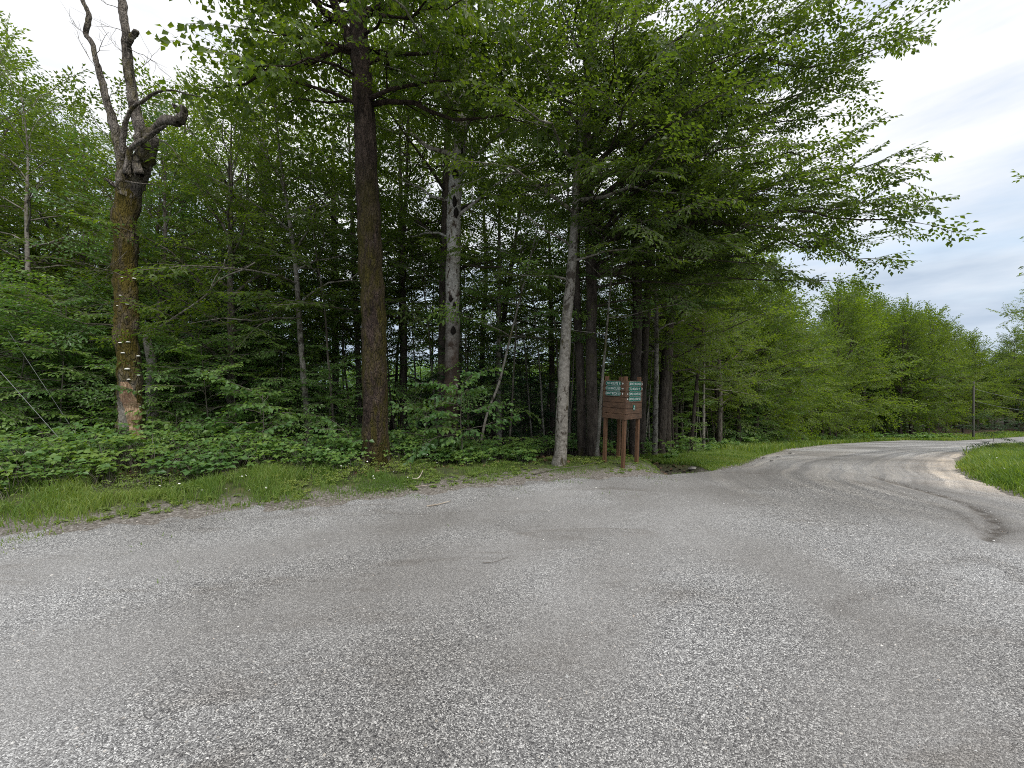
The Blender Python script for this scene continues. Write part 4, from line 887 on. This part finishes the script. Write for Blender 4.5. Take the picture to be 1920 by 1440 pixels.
# fine dead twigs
for (a_, b_, ax_, bx_, y0) in [(232, 20, 100, -30, 0), (236, 60, 185, 45, 0), (243, 120, 190, 50, .1), (246, 150, 300, 90, 0), (190, 150, 135, 45, -.4), (178, 105, 205, 60, -.4), (250, 190, 320, 145, -.2), (240, 90, 320, 145, 0), (262, 195, 330, 186, -.4), (285, 178, 345, 188, -.5), (200, 190, 250, 130, -.4), (160, 64, 130, 40, -.4), (239, 470, 160, 530, -.2), (238, 500, 130, 560, -.2), (236, 520, 60, 480, -.3), (237, 560, 120, 590, -.2)]:
    A0, B0 = W(a_, b_, Ys+y0), W(ax_, bx_, Ys+y0-.3); P = wander(r9, A0, B0, 9, .06, .02); g.tube(P, np.linspace(.007, .002, 9), k=4)
    for k in range(5):
        p = P[2+k]; q = p+unit(B0-A0)*.18+r9.normal(0, .14, 3); g.tube(np.array([p, (p+q)/2+r9.normal(0, .01, 3), q]), [.003, .0022, .0012], k=3)
obj('broken_limbs', g.mesh('broken_limbs', BARK['snagtop'], origin=base_s), snag)
# torn strip of pale wood and flaking bark on its foot
def shell(rows, name, matx, off, rough_, jag=True):
    """rows: (py, px left, px right) patch wrapped round the camera side of the trunk"""
    g = Geo(); rr = np.random.default_rng(len(rows)*3); nr, nc = 40, 12; R_ = resample(np.array([(a_, b_, c_) for a_, b_, c_ in rows], float)[:, [0, 1, 2]], nr)
    V = []
    for i, (py, xl, xr) in enumerate(R_):
        for j in range(nc):
            px = xl+(xr-xl)*j/(nc-1); zc = CAMH-(py-720)/F*Ys
            c = np.array([np.interp(zc, tr0[:, 2], tr0[:, k]) for k in range(4)])
            dx = (px-960)/F*(Ys-.2)-c[0]; rad = c[3]*(1+off)+.012*rr.random()*rough_; dx = np.clip(dx, -rad*.985, rad*.985)
            V.append((c[0]+dx, c[1]-math.sqrt(rad*rad-dx*dx)-.004*rough_*math.sin(j*2.1+i*.13)-(0 if 0 < j < nc-1 else -.03), zc))
    i = np.arange(nr-1)[:, None]*nc; j = np.arange(nc-1)[None]; Q = np.stack([i+j, i+j+1, i+j+nc+1, i+j+nc], -1).reshape(-1, 4)
    g.add(np.array(V), Q); return obj(name, g.mesh(name, matx, origin=base_s, smooth=False), snag)
m, t, Nn, Ll, b = mat('splintered_wood')
tcg = Nn.new('ShaderNodeTexCoord'); nW = noise(Nn, Ll, vmap(Nn, Ll, tcg.outputs['Object'], (9, 9, .8)), 6, 7, .7, .3); nX = noise(Nn, Ll, tcg.outputs['Object'], 3.5, 4)
cw = ramp(Nn, Ll, nW.outputs['Fac'], [(.32, (.13, .06, .03)), (.48, (.40, .26, .16)), (.66, (.62, .48, .34))]).outputs[0]
Ll.new(mixc(Nn, Ll, ramp(Nn, Ll, nX.outputs['Fac'], [(.5, (0, 0, 0)), (.66, (.75, .75, .75))]).outputs[0], cw, (.15, .07, .045)), b.inputs['Base Color']); b.inputs['Roughness'].default_value = .85; bump(Nn, Ll, b, nW.outputs['Fac'], .03); SPL = m
shell([(716, 226, 236), (730, 225, 240), (755, 226, 246), (790, 230, 252), (820, 234, 260), (850, 236, 272), (874, 236, 280)], 'splintered_wood', SPL, .05, 1.2)
shell([(752, 222, 230), (775, 224, 236), (810, 228, 243), (840, 231, 254), (876, 232, 258)], 'flaking_bark', BARK['beechgrey'], .13, 1.6)
FUN = plain('bracket_fungus_skin', (.72, .70, .66), .6)
for (a_, b_, wd) in [(224, 645, 6), (233, 643, 6), (228, 663.5, 8), (256, 668, 7), (234.6, 693, 9), (265, 704, 5), (238, 712, 6), (267, 762.5, 6), (252, 523, 7), (231, 573, 5), (224, 558, 5), (219, 577, 5), (226, 525, 4)]:
    zc = CAMH-(b_-720)/F*Ys; c = np.array([np.interp(zc, tr0[:, 2], tr0[:, k]) for k in range(4)])
    dx = np.clip((a_-960)/F*(Ys-.2)-c[0], -c[3]*1.0, c[3]*1.0); p = np.array([c[0]+dx, c[1]-math.sqrt(max(0, c[3]**2-dx*dx)), zc]); o = unit(p-np.array([c[0], c[1], zc]))
    rr = wd/F*Ys*rng.uniform(.42, .60); V, Q = [], []; th = np.linspace(0, 2*np.pi, 14, endpoint=False); rings = [(.15, .75), (.6, .62), (.95, .25), (1.0, -.02), (.85, -.14), (.2, -.12)]
    for (q_, zz_) in rings:
        for a2 in th: V.append(p-o*rr*.15+np.array([math.cos(a2), math.sin(a2), 0])*rr*q_+np.array([0, 0, zz_*rr*.85]))
    for i in range(len(rings)-1):
        for j in range(14): Q.append([i*14+j, i*14+(j+1) % 14, (i+1)*14+(j+1) % 14, (i+1)*14+j])
    g = Geo(); g.add(np.array(V), np.array(Q)); obj('bracket_fungus', g.mesh('bracket_fungus', FUN, origin=base_s), snag)
# 8 thin broken snag behind it
A_ = resample(np.array(tp([(287, 868, 10), (286, 800, 9.5), (285, 730, 9), (287, 690, 8.5), (281, 660, 7), (276, 640, 6), (277, 625, 5.5)], 8.9)), 24); g = Geo(); g.tube(A_[:, :3], A_[:, 3], k=14, rough=.12, seed=5, flare=.2)
B_ = resample(np.array([(*W(a_, b_, 8.9-dy), hw/F*8.9) for a_, b_, hw, dy in [(277, 628, 3, 0), (290, 618, 2.4, .1), (310, 607, 2.1, .2), (335, 590, 1.9, .3), (358, 575, 1.8, .4), (385, 555, 1.6, .5), (405, 530, 1.4, .6), (430, 515, 1.2, .7), (455, 506, 1.5, .8), (478, 492, 1, .9)]]), 26); g.tube(B_[:, :3], B_[:, 3], k=8)
B_ = resample(np.array([(*W(a_, b_, 8.4), hw/F*8.4) for a_, b_, hw in [(392, 548, 1.0), (404, 520, 1.0), (418, 500, .9), (428, 470, .7)]]), 12); g.tube(B_[:, :3], B_[:, 3], k=6)
bs = (A_[0][0], A_[0][1], zat(A_[0][0], A_[0][1]))
o = empty('dead_tree', bs, label='short broken grey stem behind the hooked snag, one bare limb curving right', cat='dead tree'); obj('trunk', g.mesh('trunk', BARK['beechgrey'], origin=bs), o)

# ------------------------------------------------------------------ saplings and background trees (prototypes, then copies)
def copy_tree(o, loc, rz, s, label, group):
    r_ = o.copy(); C.objects.link(r_); r_.location = loc; r_.rotation_euler = (0, 0, rz); r_.scale = (s, s, s); r_['label'] = label; r_['group'] = group
    for ch in o.children: c = ch.copy(); C.objects.link(c); c.parent = r_
    return r_
def proto(name, cat, H, r0, bark, lm, tpl, seed, n, cb, ln, e0=-5, e1=50, lean=.3, size=1.0, prof=None, lk={}, flare=.2, tsd=.22):
    r_ = np.random.default_rng(seed); k = 7; ts = np.linspace(0, 1, k); ph = r_.random()*6.28
    T = [(lean*t*math.cos(ph)+r_.normal(0, .05)*t*H*.12, lean*t*math.sin(ph)+r_.normal(0, .05)*t*H*.12, t*H-.08, max(.008, r0*(1-t)**.75)) for t in ts]
    au = dict(n=n, z0=cb, z1=H*.97, len=ln, e0=e0, e1=e1)
    if prof: au['prof'] = prof
    return add_tree(name, (0, 0, 0), T, BARK[bark], LEAF[lm], tpl, seed, auto=au, cat=cat, sides=9, flare=flare, size=size, label='x', lk=lk, tsd=tsd)
bell = lambda f: .55+.9*math.sin(math.pi*min(1, f*.9+.18))**1.0*.6-.25*f
PR = {}
LKF = dict(sec_sp=.62, spr_sp=.40, flat=.30)
LKB = dict(sec_sp=.62, spr_sp=.36, flat=.55, sec_k=.46)
PR['broad'] = [proto('beech_tree', 'tree', 11.0, .14, 'dark', 'canopy', 'mid', 200+i, 34, 2.3, 2.8, e0=5, e1=75, prof=bell, lk=LKB, size=1.0, tsd=.6) for i in range(2)] + \
              [proto('maple_tree', 'tree', 11.8, .15, 'mid', 'bright', 'mid', 210+i, 36, 2.0, 2.8, e0=8, e1=75, prof=bell, lk=LKB, size=1.0, tsd=.6) for i in range(2)]
PR['broad'] += [proto('beech_tree', 'tree', 10.6, .13, 'mid', 'under', 'mid', 215, 34, 2.0, 2.8, e0=0, e1=70, prof=bell, lk=LKB, size=1.0, tsd=.5)]
PR['slim'] = [proto('beech_tree', 'tree', 9.8, .085, b_, 'beech', 'mid', 220+i, 24, 3.2, 2.2, e0=0, e1=62, lk=LKF, lean=.8) for i, b_ in enumerate(['dark', 'mid', 'beechgrey'])]
PR['far'] = [proto('beech_tree', 'tree', 12.0, .16, 'dark', lm_, 'far', 230+i, 44, 1.5, 3.2, e0=5, e1=78, prof=bell, lk=dict(sec_sp=.8, spr_sp=.5, flat=.6, sec_k=.46), size=1.0, tsd=.7) for i, lm_ in enumerate(['canopy', 'bright', 'maple', 'canopy'])]
PR['sap'] = [proto('beech_sapling', 'sapling', 3.6, .022, 'twig', 'under', 'near', 240+i, 22, .3, 1.6, e0=-8, e1=28, lk=dict(sec_sp=.42, spr_sp=.3), size=.95, flare=.05) for i in range(3)]
PR['sapd'] = [proto('beech_sapling', 'sapling', 3.2, .02, 'twig', 'dark', 'mid', 250+i, 14, .5, 1.3, e0=-8, e1=28, lk=dict(sec_sp=.5, spr_sp=.4), flare=.05) for i in range(2)]
PR['under'] = [proto('beech_tree', 'tree', 6.6, .045, b_, 'under', 'near', 280+i, 26, 1.4, 1.9, e0=-6, e1=45, lk=dict(sec_sp=.5, spr_sp=.36), tsd=.3, lean=.6, flare=.05) for i, b_ in enumerate(['mid', 'dark'])]
PR['pole'] = [proto('young_tree', 'tree', 7.5, .035, b_, 'beech', 'mid', 260+i, 9, 3.4, 1.3, lk=LKF, lean=.7, flare=.05) for i, b_ in enumerate(['mid', 'dark', 'beechgrey'])]
PR['spruce'] = [proto('spruce_tree', 'tree', 13, .15, 'dark', 'dark', 'far', 270, 52, .6, 3.3, e0=-14, e1=8, lean=.1, prof=lambda f: 1.05-.95*f, lk=dict(sec_sp=.7, spr_sp=.5))]
first = {id(p): True for l in PR.values() for p in l}
cnt = {}
def place(kind, x, y, s, label, group, idx=None, rz=None):
    if kind == 'broad' and idx is None and x > y*.75: idx = int(rng.integers(4))
    L_ = PR[kind]; i = rng.integers(len(L_)) if idx is None else idx; p = L_[i]; rz = rng.random()*6.28 if rz is None else rz; z = zat(x, y)
    cnt[kind] = cnt.get(kind, 0)+1
    if first[id(p)]:
        first[id(p)] = False; p.location = (x, y, z); p.rotation_euler = (0, 0, rz); p.scale = (s, s, s); p['label'] = label; p['group'] = group; return p
    return copy_tree(p, (x, y, z), rz, s, label, group)
HEROX = [(t_[0][0], t_[0][1]) for t_ in (T1, T2, T3, T4)]+[(tr0[0][0], tr0[0][1]), (2.3, 8.2)]
taken = list(HEROX)
def free(x, y, d): return all((x-a_)**2+(y-b_)**2 > d*d for a_, b_ in taken)
def pxof(x, y): return 960+F*x/y
ZN = {'A': ('green broadleaf tree in the dense wood behind the dead snag', 'trees in the wood behind the dead snag'),
      'B': ('shaded forest tree standing back between mossy maple and signboard', 'forest trees behind the mossy maple'),
      'C': ('dark trunked tree in the shaded woods right of the signboard', 'trees in the woods right of the signboard'),
      'D': ('full green tree lining the outside of the far road bend', 'trees lining the far road bend')}
def zone(x, y): p = pxof(x, y); return 'A' if p < 560 else 'B' if p < 1150 else 'C' if p < 1560 else 'D'
cand = []
r_ = np.random.default_rng(8)
for _ in range(9000):
    y = 9.6+42*r_.random()**1.3; x = r_.uniform(-1.55*y-3, 1.5*y)
    cand.append((x, y))
for _ in range(5000):
    y = r_.uniform(12, 78); x = r_.uniform(.3, 1.5)*y; cand.append((x, y))
cand.sort(key=lambda c: c[1]); cx_ = np.array(cand); sdc = road_sd(cx_[:, 0], cx_[:, 1])
nb = 0
for (x, y), s in zip(cand, sdc):
    if s > -2.6 or (y < x*.55 and y < 44) or ditch(np.array([x]), np.array([y]))[0] < 1.0: continue
    if -s > 26 or abs(x) > 1.5*y+3: continue
    rmin = 1.9+.03*max(0, y-10)+(.9 if y > 45 else 0)
    if x < 4.5 and y < 9.9+(.5 if x > -3.5 else 0): continue
    if not free(x, y, rmin): continue
    if pxof(x, y) < 1250 and y > (20 if pxof(x, y) < 520 else 17): continue
    if 520 < pxof(x, y) < 1250 and not free(x, y, 2.7): continue
    if x > 42 and -s < 6: continue
    if 1775 < pxof(x, y) < 1885 and y < 52: continue
    taken.append((x, y)); nb += 1
    zz = zone(x, y)+''; lab, grp = ZN[zz]; d = -s
    if y < 22:
        if zz == 'A': k = 'broad' if r_.random() < .7 else 'slim'
        elif zz == 'B': k = 'slim' if r_.random() < .85 else 'broad'
        elif zz == 'C': k = 'slim' if r_.random() < .6 else 'broad'
        else: k = 'broad'
    else: k = 'far'
    sc_ = r_.uniform(.82, 1.12)
    if k == 'far' and y > 45: sc_ *= 1.18
    if zz in 'CD' and y < 22: sc_ *= .80+.01*y
    p_ = pxof(x, y); yt = np.interp(p_, [-400, 0, 60, 90, 380, 470, 560, 800, 1150, 1300, 1400, 1560, 1640, 1700, 1760, 1810, 1860, 2100], [20, 40, 90, 205, 215, 150, 90, 60, 120, 260, 400, 525, 545, 575, 612, 648, 645, 600])+r_.uniform(-14, 42)
    if k == 'slim': yt += 30
    Hp = {'broad': 11.6, 'slim': 9.9, 'far': 12.3}[k]; sc_ = float(np.clip((CAMH+(720-yt)/F*y-zat(x, y))/Hp, .45, 1.45 if y < 30 else 1.7))
    if zz in 'ABC' and y > 15: sc_ = min(sc_, r_.uniform(.8, 1.05))
    place(k, x, y, sc_, lab, grp)
print('bg trees', nb, cnt)
# thin poles in the shade
SP = {'A': ('thin young tree in the shade of the wood behind the dead snag', 'young trees behind the dead snag'), 'B': ('thin young tree in the shade behind the mossy maple', 'young trees behind the mossy maple'),
      'C': ('spindly dark young stem in the thicket right of the signboard', 'young stems right of the signboard'), 'D': ('spindly young stem at the foot of the far roadside trees', 'young stems at the far bend')}
n = 0
for _ in range(5000):
    y = r_.uniform(10, 24); x = r_.uniform(-12, 26)
    s = float(road_sd(np.array([x]), np.array([y]))[0])
    if s > -2.9 or -s > 12 or (y < x*.6) or not free(x, y, .62) or ditch(np.array([x]), np.array([y]))[0] < .9: continue
    zz = zone(x, y)
    if zz in 'AB' and r_.random() < .6: continue
    taken.append((x, y)); n += 1; place('pole', x, y, r_.uniform(.75, 1.15), *SP[zz])
    if n >= 130: break
print('poles', n)
# understorey beech saplings: bright layered sprays low on the left, dark ones deeper in
SA = {'A': ('leafy beech sapling with layered sprays in the thicket around the dead snag', 'beech saplings around the dead snag'), 'B': ('low leafy beech sapling under the trees behind the mossy maple', 'beech saplings behind the mossy maple'),
      'C': ('leafy beech sapling at the wood edge right of the signboard', 'beech saplings right of the signboard'), 'D': ('leafy sapling fringing the grass bank of the far bend', 'saplings fringing the far bend')}
for (px, Yb, s_) in [(20, 8.6, 1.0), (110, 8.9, .95), (-60, 8.4, 1.05), (170, 9.4, .9), (60, 9.8, 1.15), (-160, 9.4, 1.2), (330, 9.3, .85), (400, 9.0, .8), (450, 9.6, .95), (370, 10.4, 1.2), (520, 9.9, .8), (130, 10.6, 1.3), (-20, 11, 1.3), (300, 11.2, 1.3), (560, 10.8, 1.0), (470, 11.2, 1.25), (218, 10.6, 1.2), (-260, 9.2, 1.3), (610, 9.9, .6), (30, 12.4, 1.4), (180, 12.6, 1.4), (420, 12.6, 1.3)]:
    x = (px-960)/F*Yb; place('sap', x, Yb, s_*r_.uniform(.9, 1.1), *SA['A' if px < 590 else 'B']); taken.append((x, Yb))
n = 0
for _ in range(6000):
    y = r_.uniform(10, 30); x = r_.uniform(-16, 34); s = float(road_sd(np.array([x]), np.array([y]))[0])
    if s > -2.8 or -s > 13 or (y < x*.6) or not free(x, y, .8) or ditch(np.array([x]), np.array([y]))[0] < 1.0: continue
    zz = zone(x, y)
    if zz == 'B' and (y < 11.5 or r_.random() < .4): continue
    if zz in 'CD' and r_.random() < .55: continue
    taken.append((x, y)); n += 1
    k = 'sap' if (zz in 'CD' and -s < 4.6) or (zz == 'A' and y < 14) else 'sapd'
    place(k, x, y, r_.uniform(.6, 1.15)*(1.15 if y > 18 else 1), *SA[zz])
    if n >= 120: break
print('saps', n)
# understorey trees filling the middle height
UN = {'A': ('slight understorey beech in the thicket behind the dead snag', 'understorey beeches behind the dead snag'), 'B': ('slight understorey beech between the tall trunks left of the signboard', 'understorey beeches behind the mossy maple'), 'C': ('slight understorey beech in the woods right of the signboard', 'understorey beeches right of the signboard')}
n = 0
for _ in range(3000):
    y = r_.uniform(10.2, 16); x = r_.uniform(-14, 8); zz = zone(x, y)
    if zz == 'D' or road_sd(np.array([x]), np.array([y]))[0] > -2.9 or not free(x, y, 1.05) or ditch(np.array([x]), np.array([y]))[0] < 1.0: continue
    if zz == 'A' and r_.random() < .5: continue
    taken.append((x, y)); n += 1; place('under', x, y, r_.uniform(.75, 1.15), *UN[zz])
    if n >= 34: break
print('under', n)
for _ in range(900):
    y = r_.uniform(34, 66); x = r_.uniform(.62, 1.4)*y; s = float(road_sd(np.array([x]), np.array([y]))[0])
    if s > (-6 if x > 42 else -3) or -s > 15 or not free(x, y, 1.5) or (1790 < pxof(x, y) < 1860 and y < 53): continue
    taken.append((x, y)); place('sapd', x, y, r_.uniform(1.1, 1.9), *SA['D'])
    if cnt['sapd'] > 95: break
# far right: tree standing on the inside of the bend, spruces across the road, a low dark shrub
place('broad', 41.3, 29.5, 1.12, 'dark leafy tree at the right edge of the picture, inside the bend', 'tree inside the bend', idx=0)
for (x, y, s_) in [(86, 62, 1.0), (92, 66, .9), (81.5, 68, .85), (97, 62, 1.1)]: place('spruce', x, y, s_, 'dark spruce in the gap at the end of the road', 'dark spruces at the end of the road')
gpt = G(1900, 856)
place('sapd', gpt[0]+.4, gpt[1]+.9, .42, 'low dark shrub on the turf inside the bend', 'shrub inside the bend')
# maple saplings in front with big leaves
def maple_sap(px, Y, H, n, label, seed, ln=.7):
    x = (px-960)/F*Y; z = zat(x, Y); r2 = np.random.default_rng(seed); T = [(x+.05*t*r2.normal(), Y, z+H*t, .012*(1-t)+.004) for t in np.linspace(0, 1, 5)]
    return add_tree('maple_sapling', (x, Y, z), T, BARK['twig'], LEAF['herb'], 'maple', seed, auto=dict(n=n, z0=z+.35*H, z1=z+H, len=ln, e0=0, e1=30), label=label, cat='sapling', sides=6, flare=0, size=.8, lk=dict(sec_sp=.3, spr_sp=.3))
maple_sap(868, 8.3, 1.75, 10, 'bright maple sapling with broad leaves in front of the cankered beech', 301, .75)
maple_sap(800, 8.6, 1.2, 6, 'small maple sapling between the mossy maple and cankered beech', 302, .5)
maple_sap(652, 8.2, .75, 4, 'knee high maple seedling touching the left of the mossy maple', 303, .4)
maple_sap(494, 8.3, 1.5, 9, 'lone slender sapling midway between dead snag and mossy maple', 304, .7)
maple_sap(330, 8.5, 1.1, 7, 'bushy low maple sapling just right of the dead snag', 305, .6)

# ------------------------------------------------------------------ distant woods, pole, wires, stones, sticks
g = Geo(); nd = 42000; th = rng.uniform(-1.25, 1.30, nd); D0 = rng.uniform(50, 78, nd)
x = D0*np.sin(th)*1.25; y = D0*np.cos(th)*.95+8; s = road_sd(x, y); x, y = x[s < -6], y[s < -6]; k = (y > 30) & ~((x > 20) & (y < x*.62+6)); x, y = x[k], y[k]; n = len(x)
hz = zbase(x, y)+(rng.random(n)**.8)*(np.where(x > 25, 10.0, 11.0)+1.6*vnoise(x, y, .16, 2)+1.2*vnoise(x, y, .6, 3)); P = np.stack([x, y, hz], -1)
P = np.repeat(P, 5, 0)+rng.normal(0, .55, (n*5, 3)); D = unit(rng.normal(0, 1, P.shape)*[1, 1, .35]); Nn_ = unit(rng.normal(0, .6, P.shape)+[0, -.2, 1]); Nn_ = unit(Nn_-D*np.sum(D*Nn_, -1, keepdims=True))
V, T, lvv = leaf_geo(P, D, Nn_, rng.uniform(.35, .6, len(P)), .6, rng.random(len(P)))
obj('distant_woods', mesh_np('distant_woods', V, [T], [LEAF['under']], attrs={'lv': lvv}), kind='stuff', label='far wood seen as one green mass behind the trunks')

PW = plain('weathered_pole_wood', (.10, .095, .085), .9, .1); WIRE = plain('grey_cable', (.30, .31, .31), .5)
px_, py_ = G(1825, 822.5); zp = zat(px_, py_); topz = CAMH+(720-716)/F*py_
po = empty('utility_pole', (px_, py_, zp), label='plain weathered utility pole on the grass bank of the far bend', cat='pole')
g = Geo(); g.tube(np.array([[px_, py_, zp-.3], [px_+.02, py_, zp+3], [px_+.05, py_, topz]]), [.13, .12, .10], k=14); obj('shaft', g.mesh('shaft', PW, origin=(px_, py_, zp)), po)
g = Geo(); g.box((px_-.1, py_-.16, topz-.35), [1, 0, 0], [0, 1, 0], [0, 0, 1], .09, .05, .16); obj('cable_bracket', g.mesh('cable_bracket', PW, origin=(px_, py_, zp), smooth=False), po)
def cable(name, A, B, r0, sag, label, cat, n=16):
    t = np.linspace(0, 1, n)[:, None]; P = np.array(A)+(np.array(B)-np.array(A))*t-np.array([0, 0, 1.])*sag*4*t*(1-t); g = Geo(); g.tube(P, np.full(n, r0), k=6)
    o = obj(name, g.mesh(name, WIRE, origin=A), None, loc=A, label=label, cat=cat); return o
for k, (y_, z_) in enumerate([(752, 0), (771, 1)]):
    cable('overhead_cable', (px_, py_, topz-.9-1.6*k), tuple(W(2030, y_+3, 38)), .022, .5, ['upper thin cable running right from the far utility pole', 'lower thin cable running right from the far utility pole'][k], 'cable')
cable('guy_wire', tuple(W(-60, 628, 7.0)), tuple(W(157, 874, 7.9)), .0045, .0, 'taut grey guy wire slanting into the undergrowth at far left', 'wire', 6)
cable('guy_wire', tuple(W(15, 620, 8.0)), tuple(W(166, 850, 8.6)), .004, .0, 'thinner guy wire slanting behind the first, nearer the dead snag', 'wire', 6)

ROCK = bark_mat('grey_rock', (.10, .095, .09), (.20, .19, .18), (.33, .32, .30), vs=1, plates=False, bumpd=.01, scale=5)
def rock(px, py, sx, sy, sz, label, seed, group=None, name='rock'):
    x, y = G(px, py); r2 = np.random.default_rng(seed); V, Q = [], []; nu, nv = 14, 8
    for i in range(nv):
        ph = -math.pi/2+math.pi*i/(nv-1)
        for j in range(nu):
            a_ = 2*math.pi*j/nu; q = 1+.14*math.sin(2*a_+seed)+.10*math.sin(3*a_+ph*2+seed*2)+.06*r2.normal()
            V.append((sx*q*math.cos(ph)**.6*math.cos(a_), sy*q*math.cos(ph)**.6*math.sin(a_), sz*math.sin(ph)*(1+.08*r2.normal())))
    for i in range(nv-1):
        for j in range(nu): Q.append([i*nu+j, i*nu+(j+1) % nu, (i+1)*nu+(j+1) % nu, (i+1)*nu+j])
    g = Geo(); g.add(np.array(V), np.array(Q)); return obj(name, g.mesh(name, ROCK, smooth=False), loc=(x, y, zat(x, y)+sz*.15), label=label, cat='rock', group=group)
rock(1300, 868, .12, .10, .04, 'rounded grey rock on the far lip of the ditch', 6)
for k, (a_, b_, s_) in enumerate([(1436, 861, .11), (1462, 858, .09), (1484, 851, .10), (1448, 866, .07)]): rock(a_, b_, s_, s_*.8, s_*.5, 'small pale rock where gravel meets grass right of the ditch', 20+k, 'pale rocks at the gravel edge')
STK = bark_mat('bleached_stick', (.20, .16, .12), (.38, .33, .27), (.52, .47, .40), vs=1, plates=False, bumpd=.002)
def stick(pts, r0, label, matx=STK, group=None):
    P = []
    for a_, b_, h in pts: x, y = G(a_, b_); P.append((x, y, zat(x, y)+.02+h))
    A_ = resample(np.array(P), 16); g = Geo(); g.tube(A_, np.linspace(r0, r0*.4, 16), k=7, rough=.12, seed=r0*900); loc = tuple(A_[0]); return obj('fallen_stick', g.mesh('fallen_stick', matx, origin=loc), loc=loc, label=label, cat='stick', group=group)
stick([(772, 908, .01), (782, 909, .02), (788, 907, .05), (793, 902, .09)], .014, 'pale curled stick on the turf right of the mossy maple')
stick([(775, 919, 0), (800, 917, .01), (820, 914, .01)], .008, 'thin straight stick lying in grass below the pale curled one')
stick([(800, 952, .0), (825, 949, .01), (845, 944, .015)], .011, 'pale dry stick lying on bare gravel in front of the cankered beech')
stick([(480, 950, .0), (520, 950, .01), (560, 946, .02), (590, 944, .0)], .006, 'long dark twig at the gravel edge midway between snag and maple', BARK['twig'])
stick([(905, 1060, .0), (930, 1058, .005), (955, 1047, .005)], .003, 'small dark twig lying out on the open gravel', BARK['twig'])
stick([(1000, 895, .0), (1040, 888, .01), (1090, 884, .01), (1130, 880, 0)], .009, 'long thin root like stick in the bare patch before the signboard', BARK['twig'])

for l in PR.values():
    for p in l:
        if first[id(p)]:
            for ch in list(p.children): bpy.data.objects.remove(ch)
            bpy.data.objects.remove(p)
print('objects', len(bpy.data.objects), cnt)
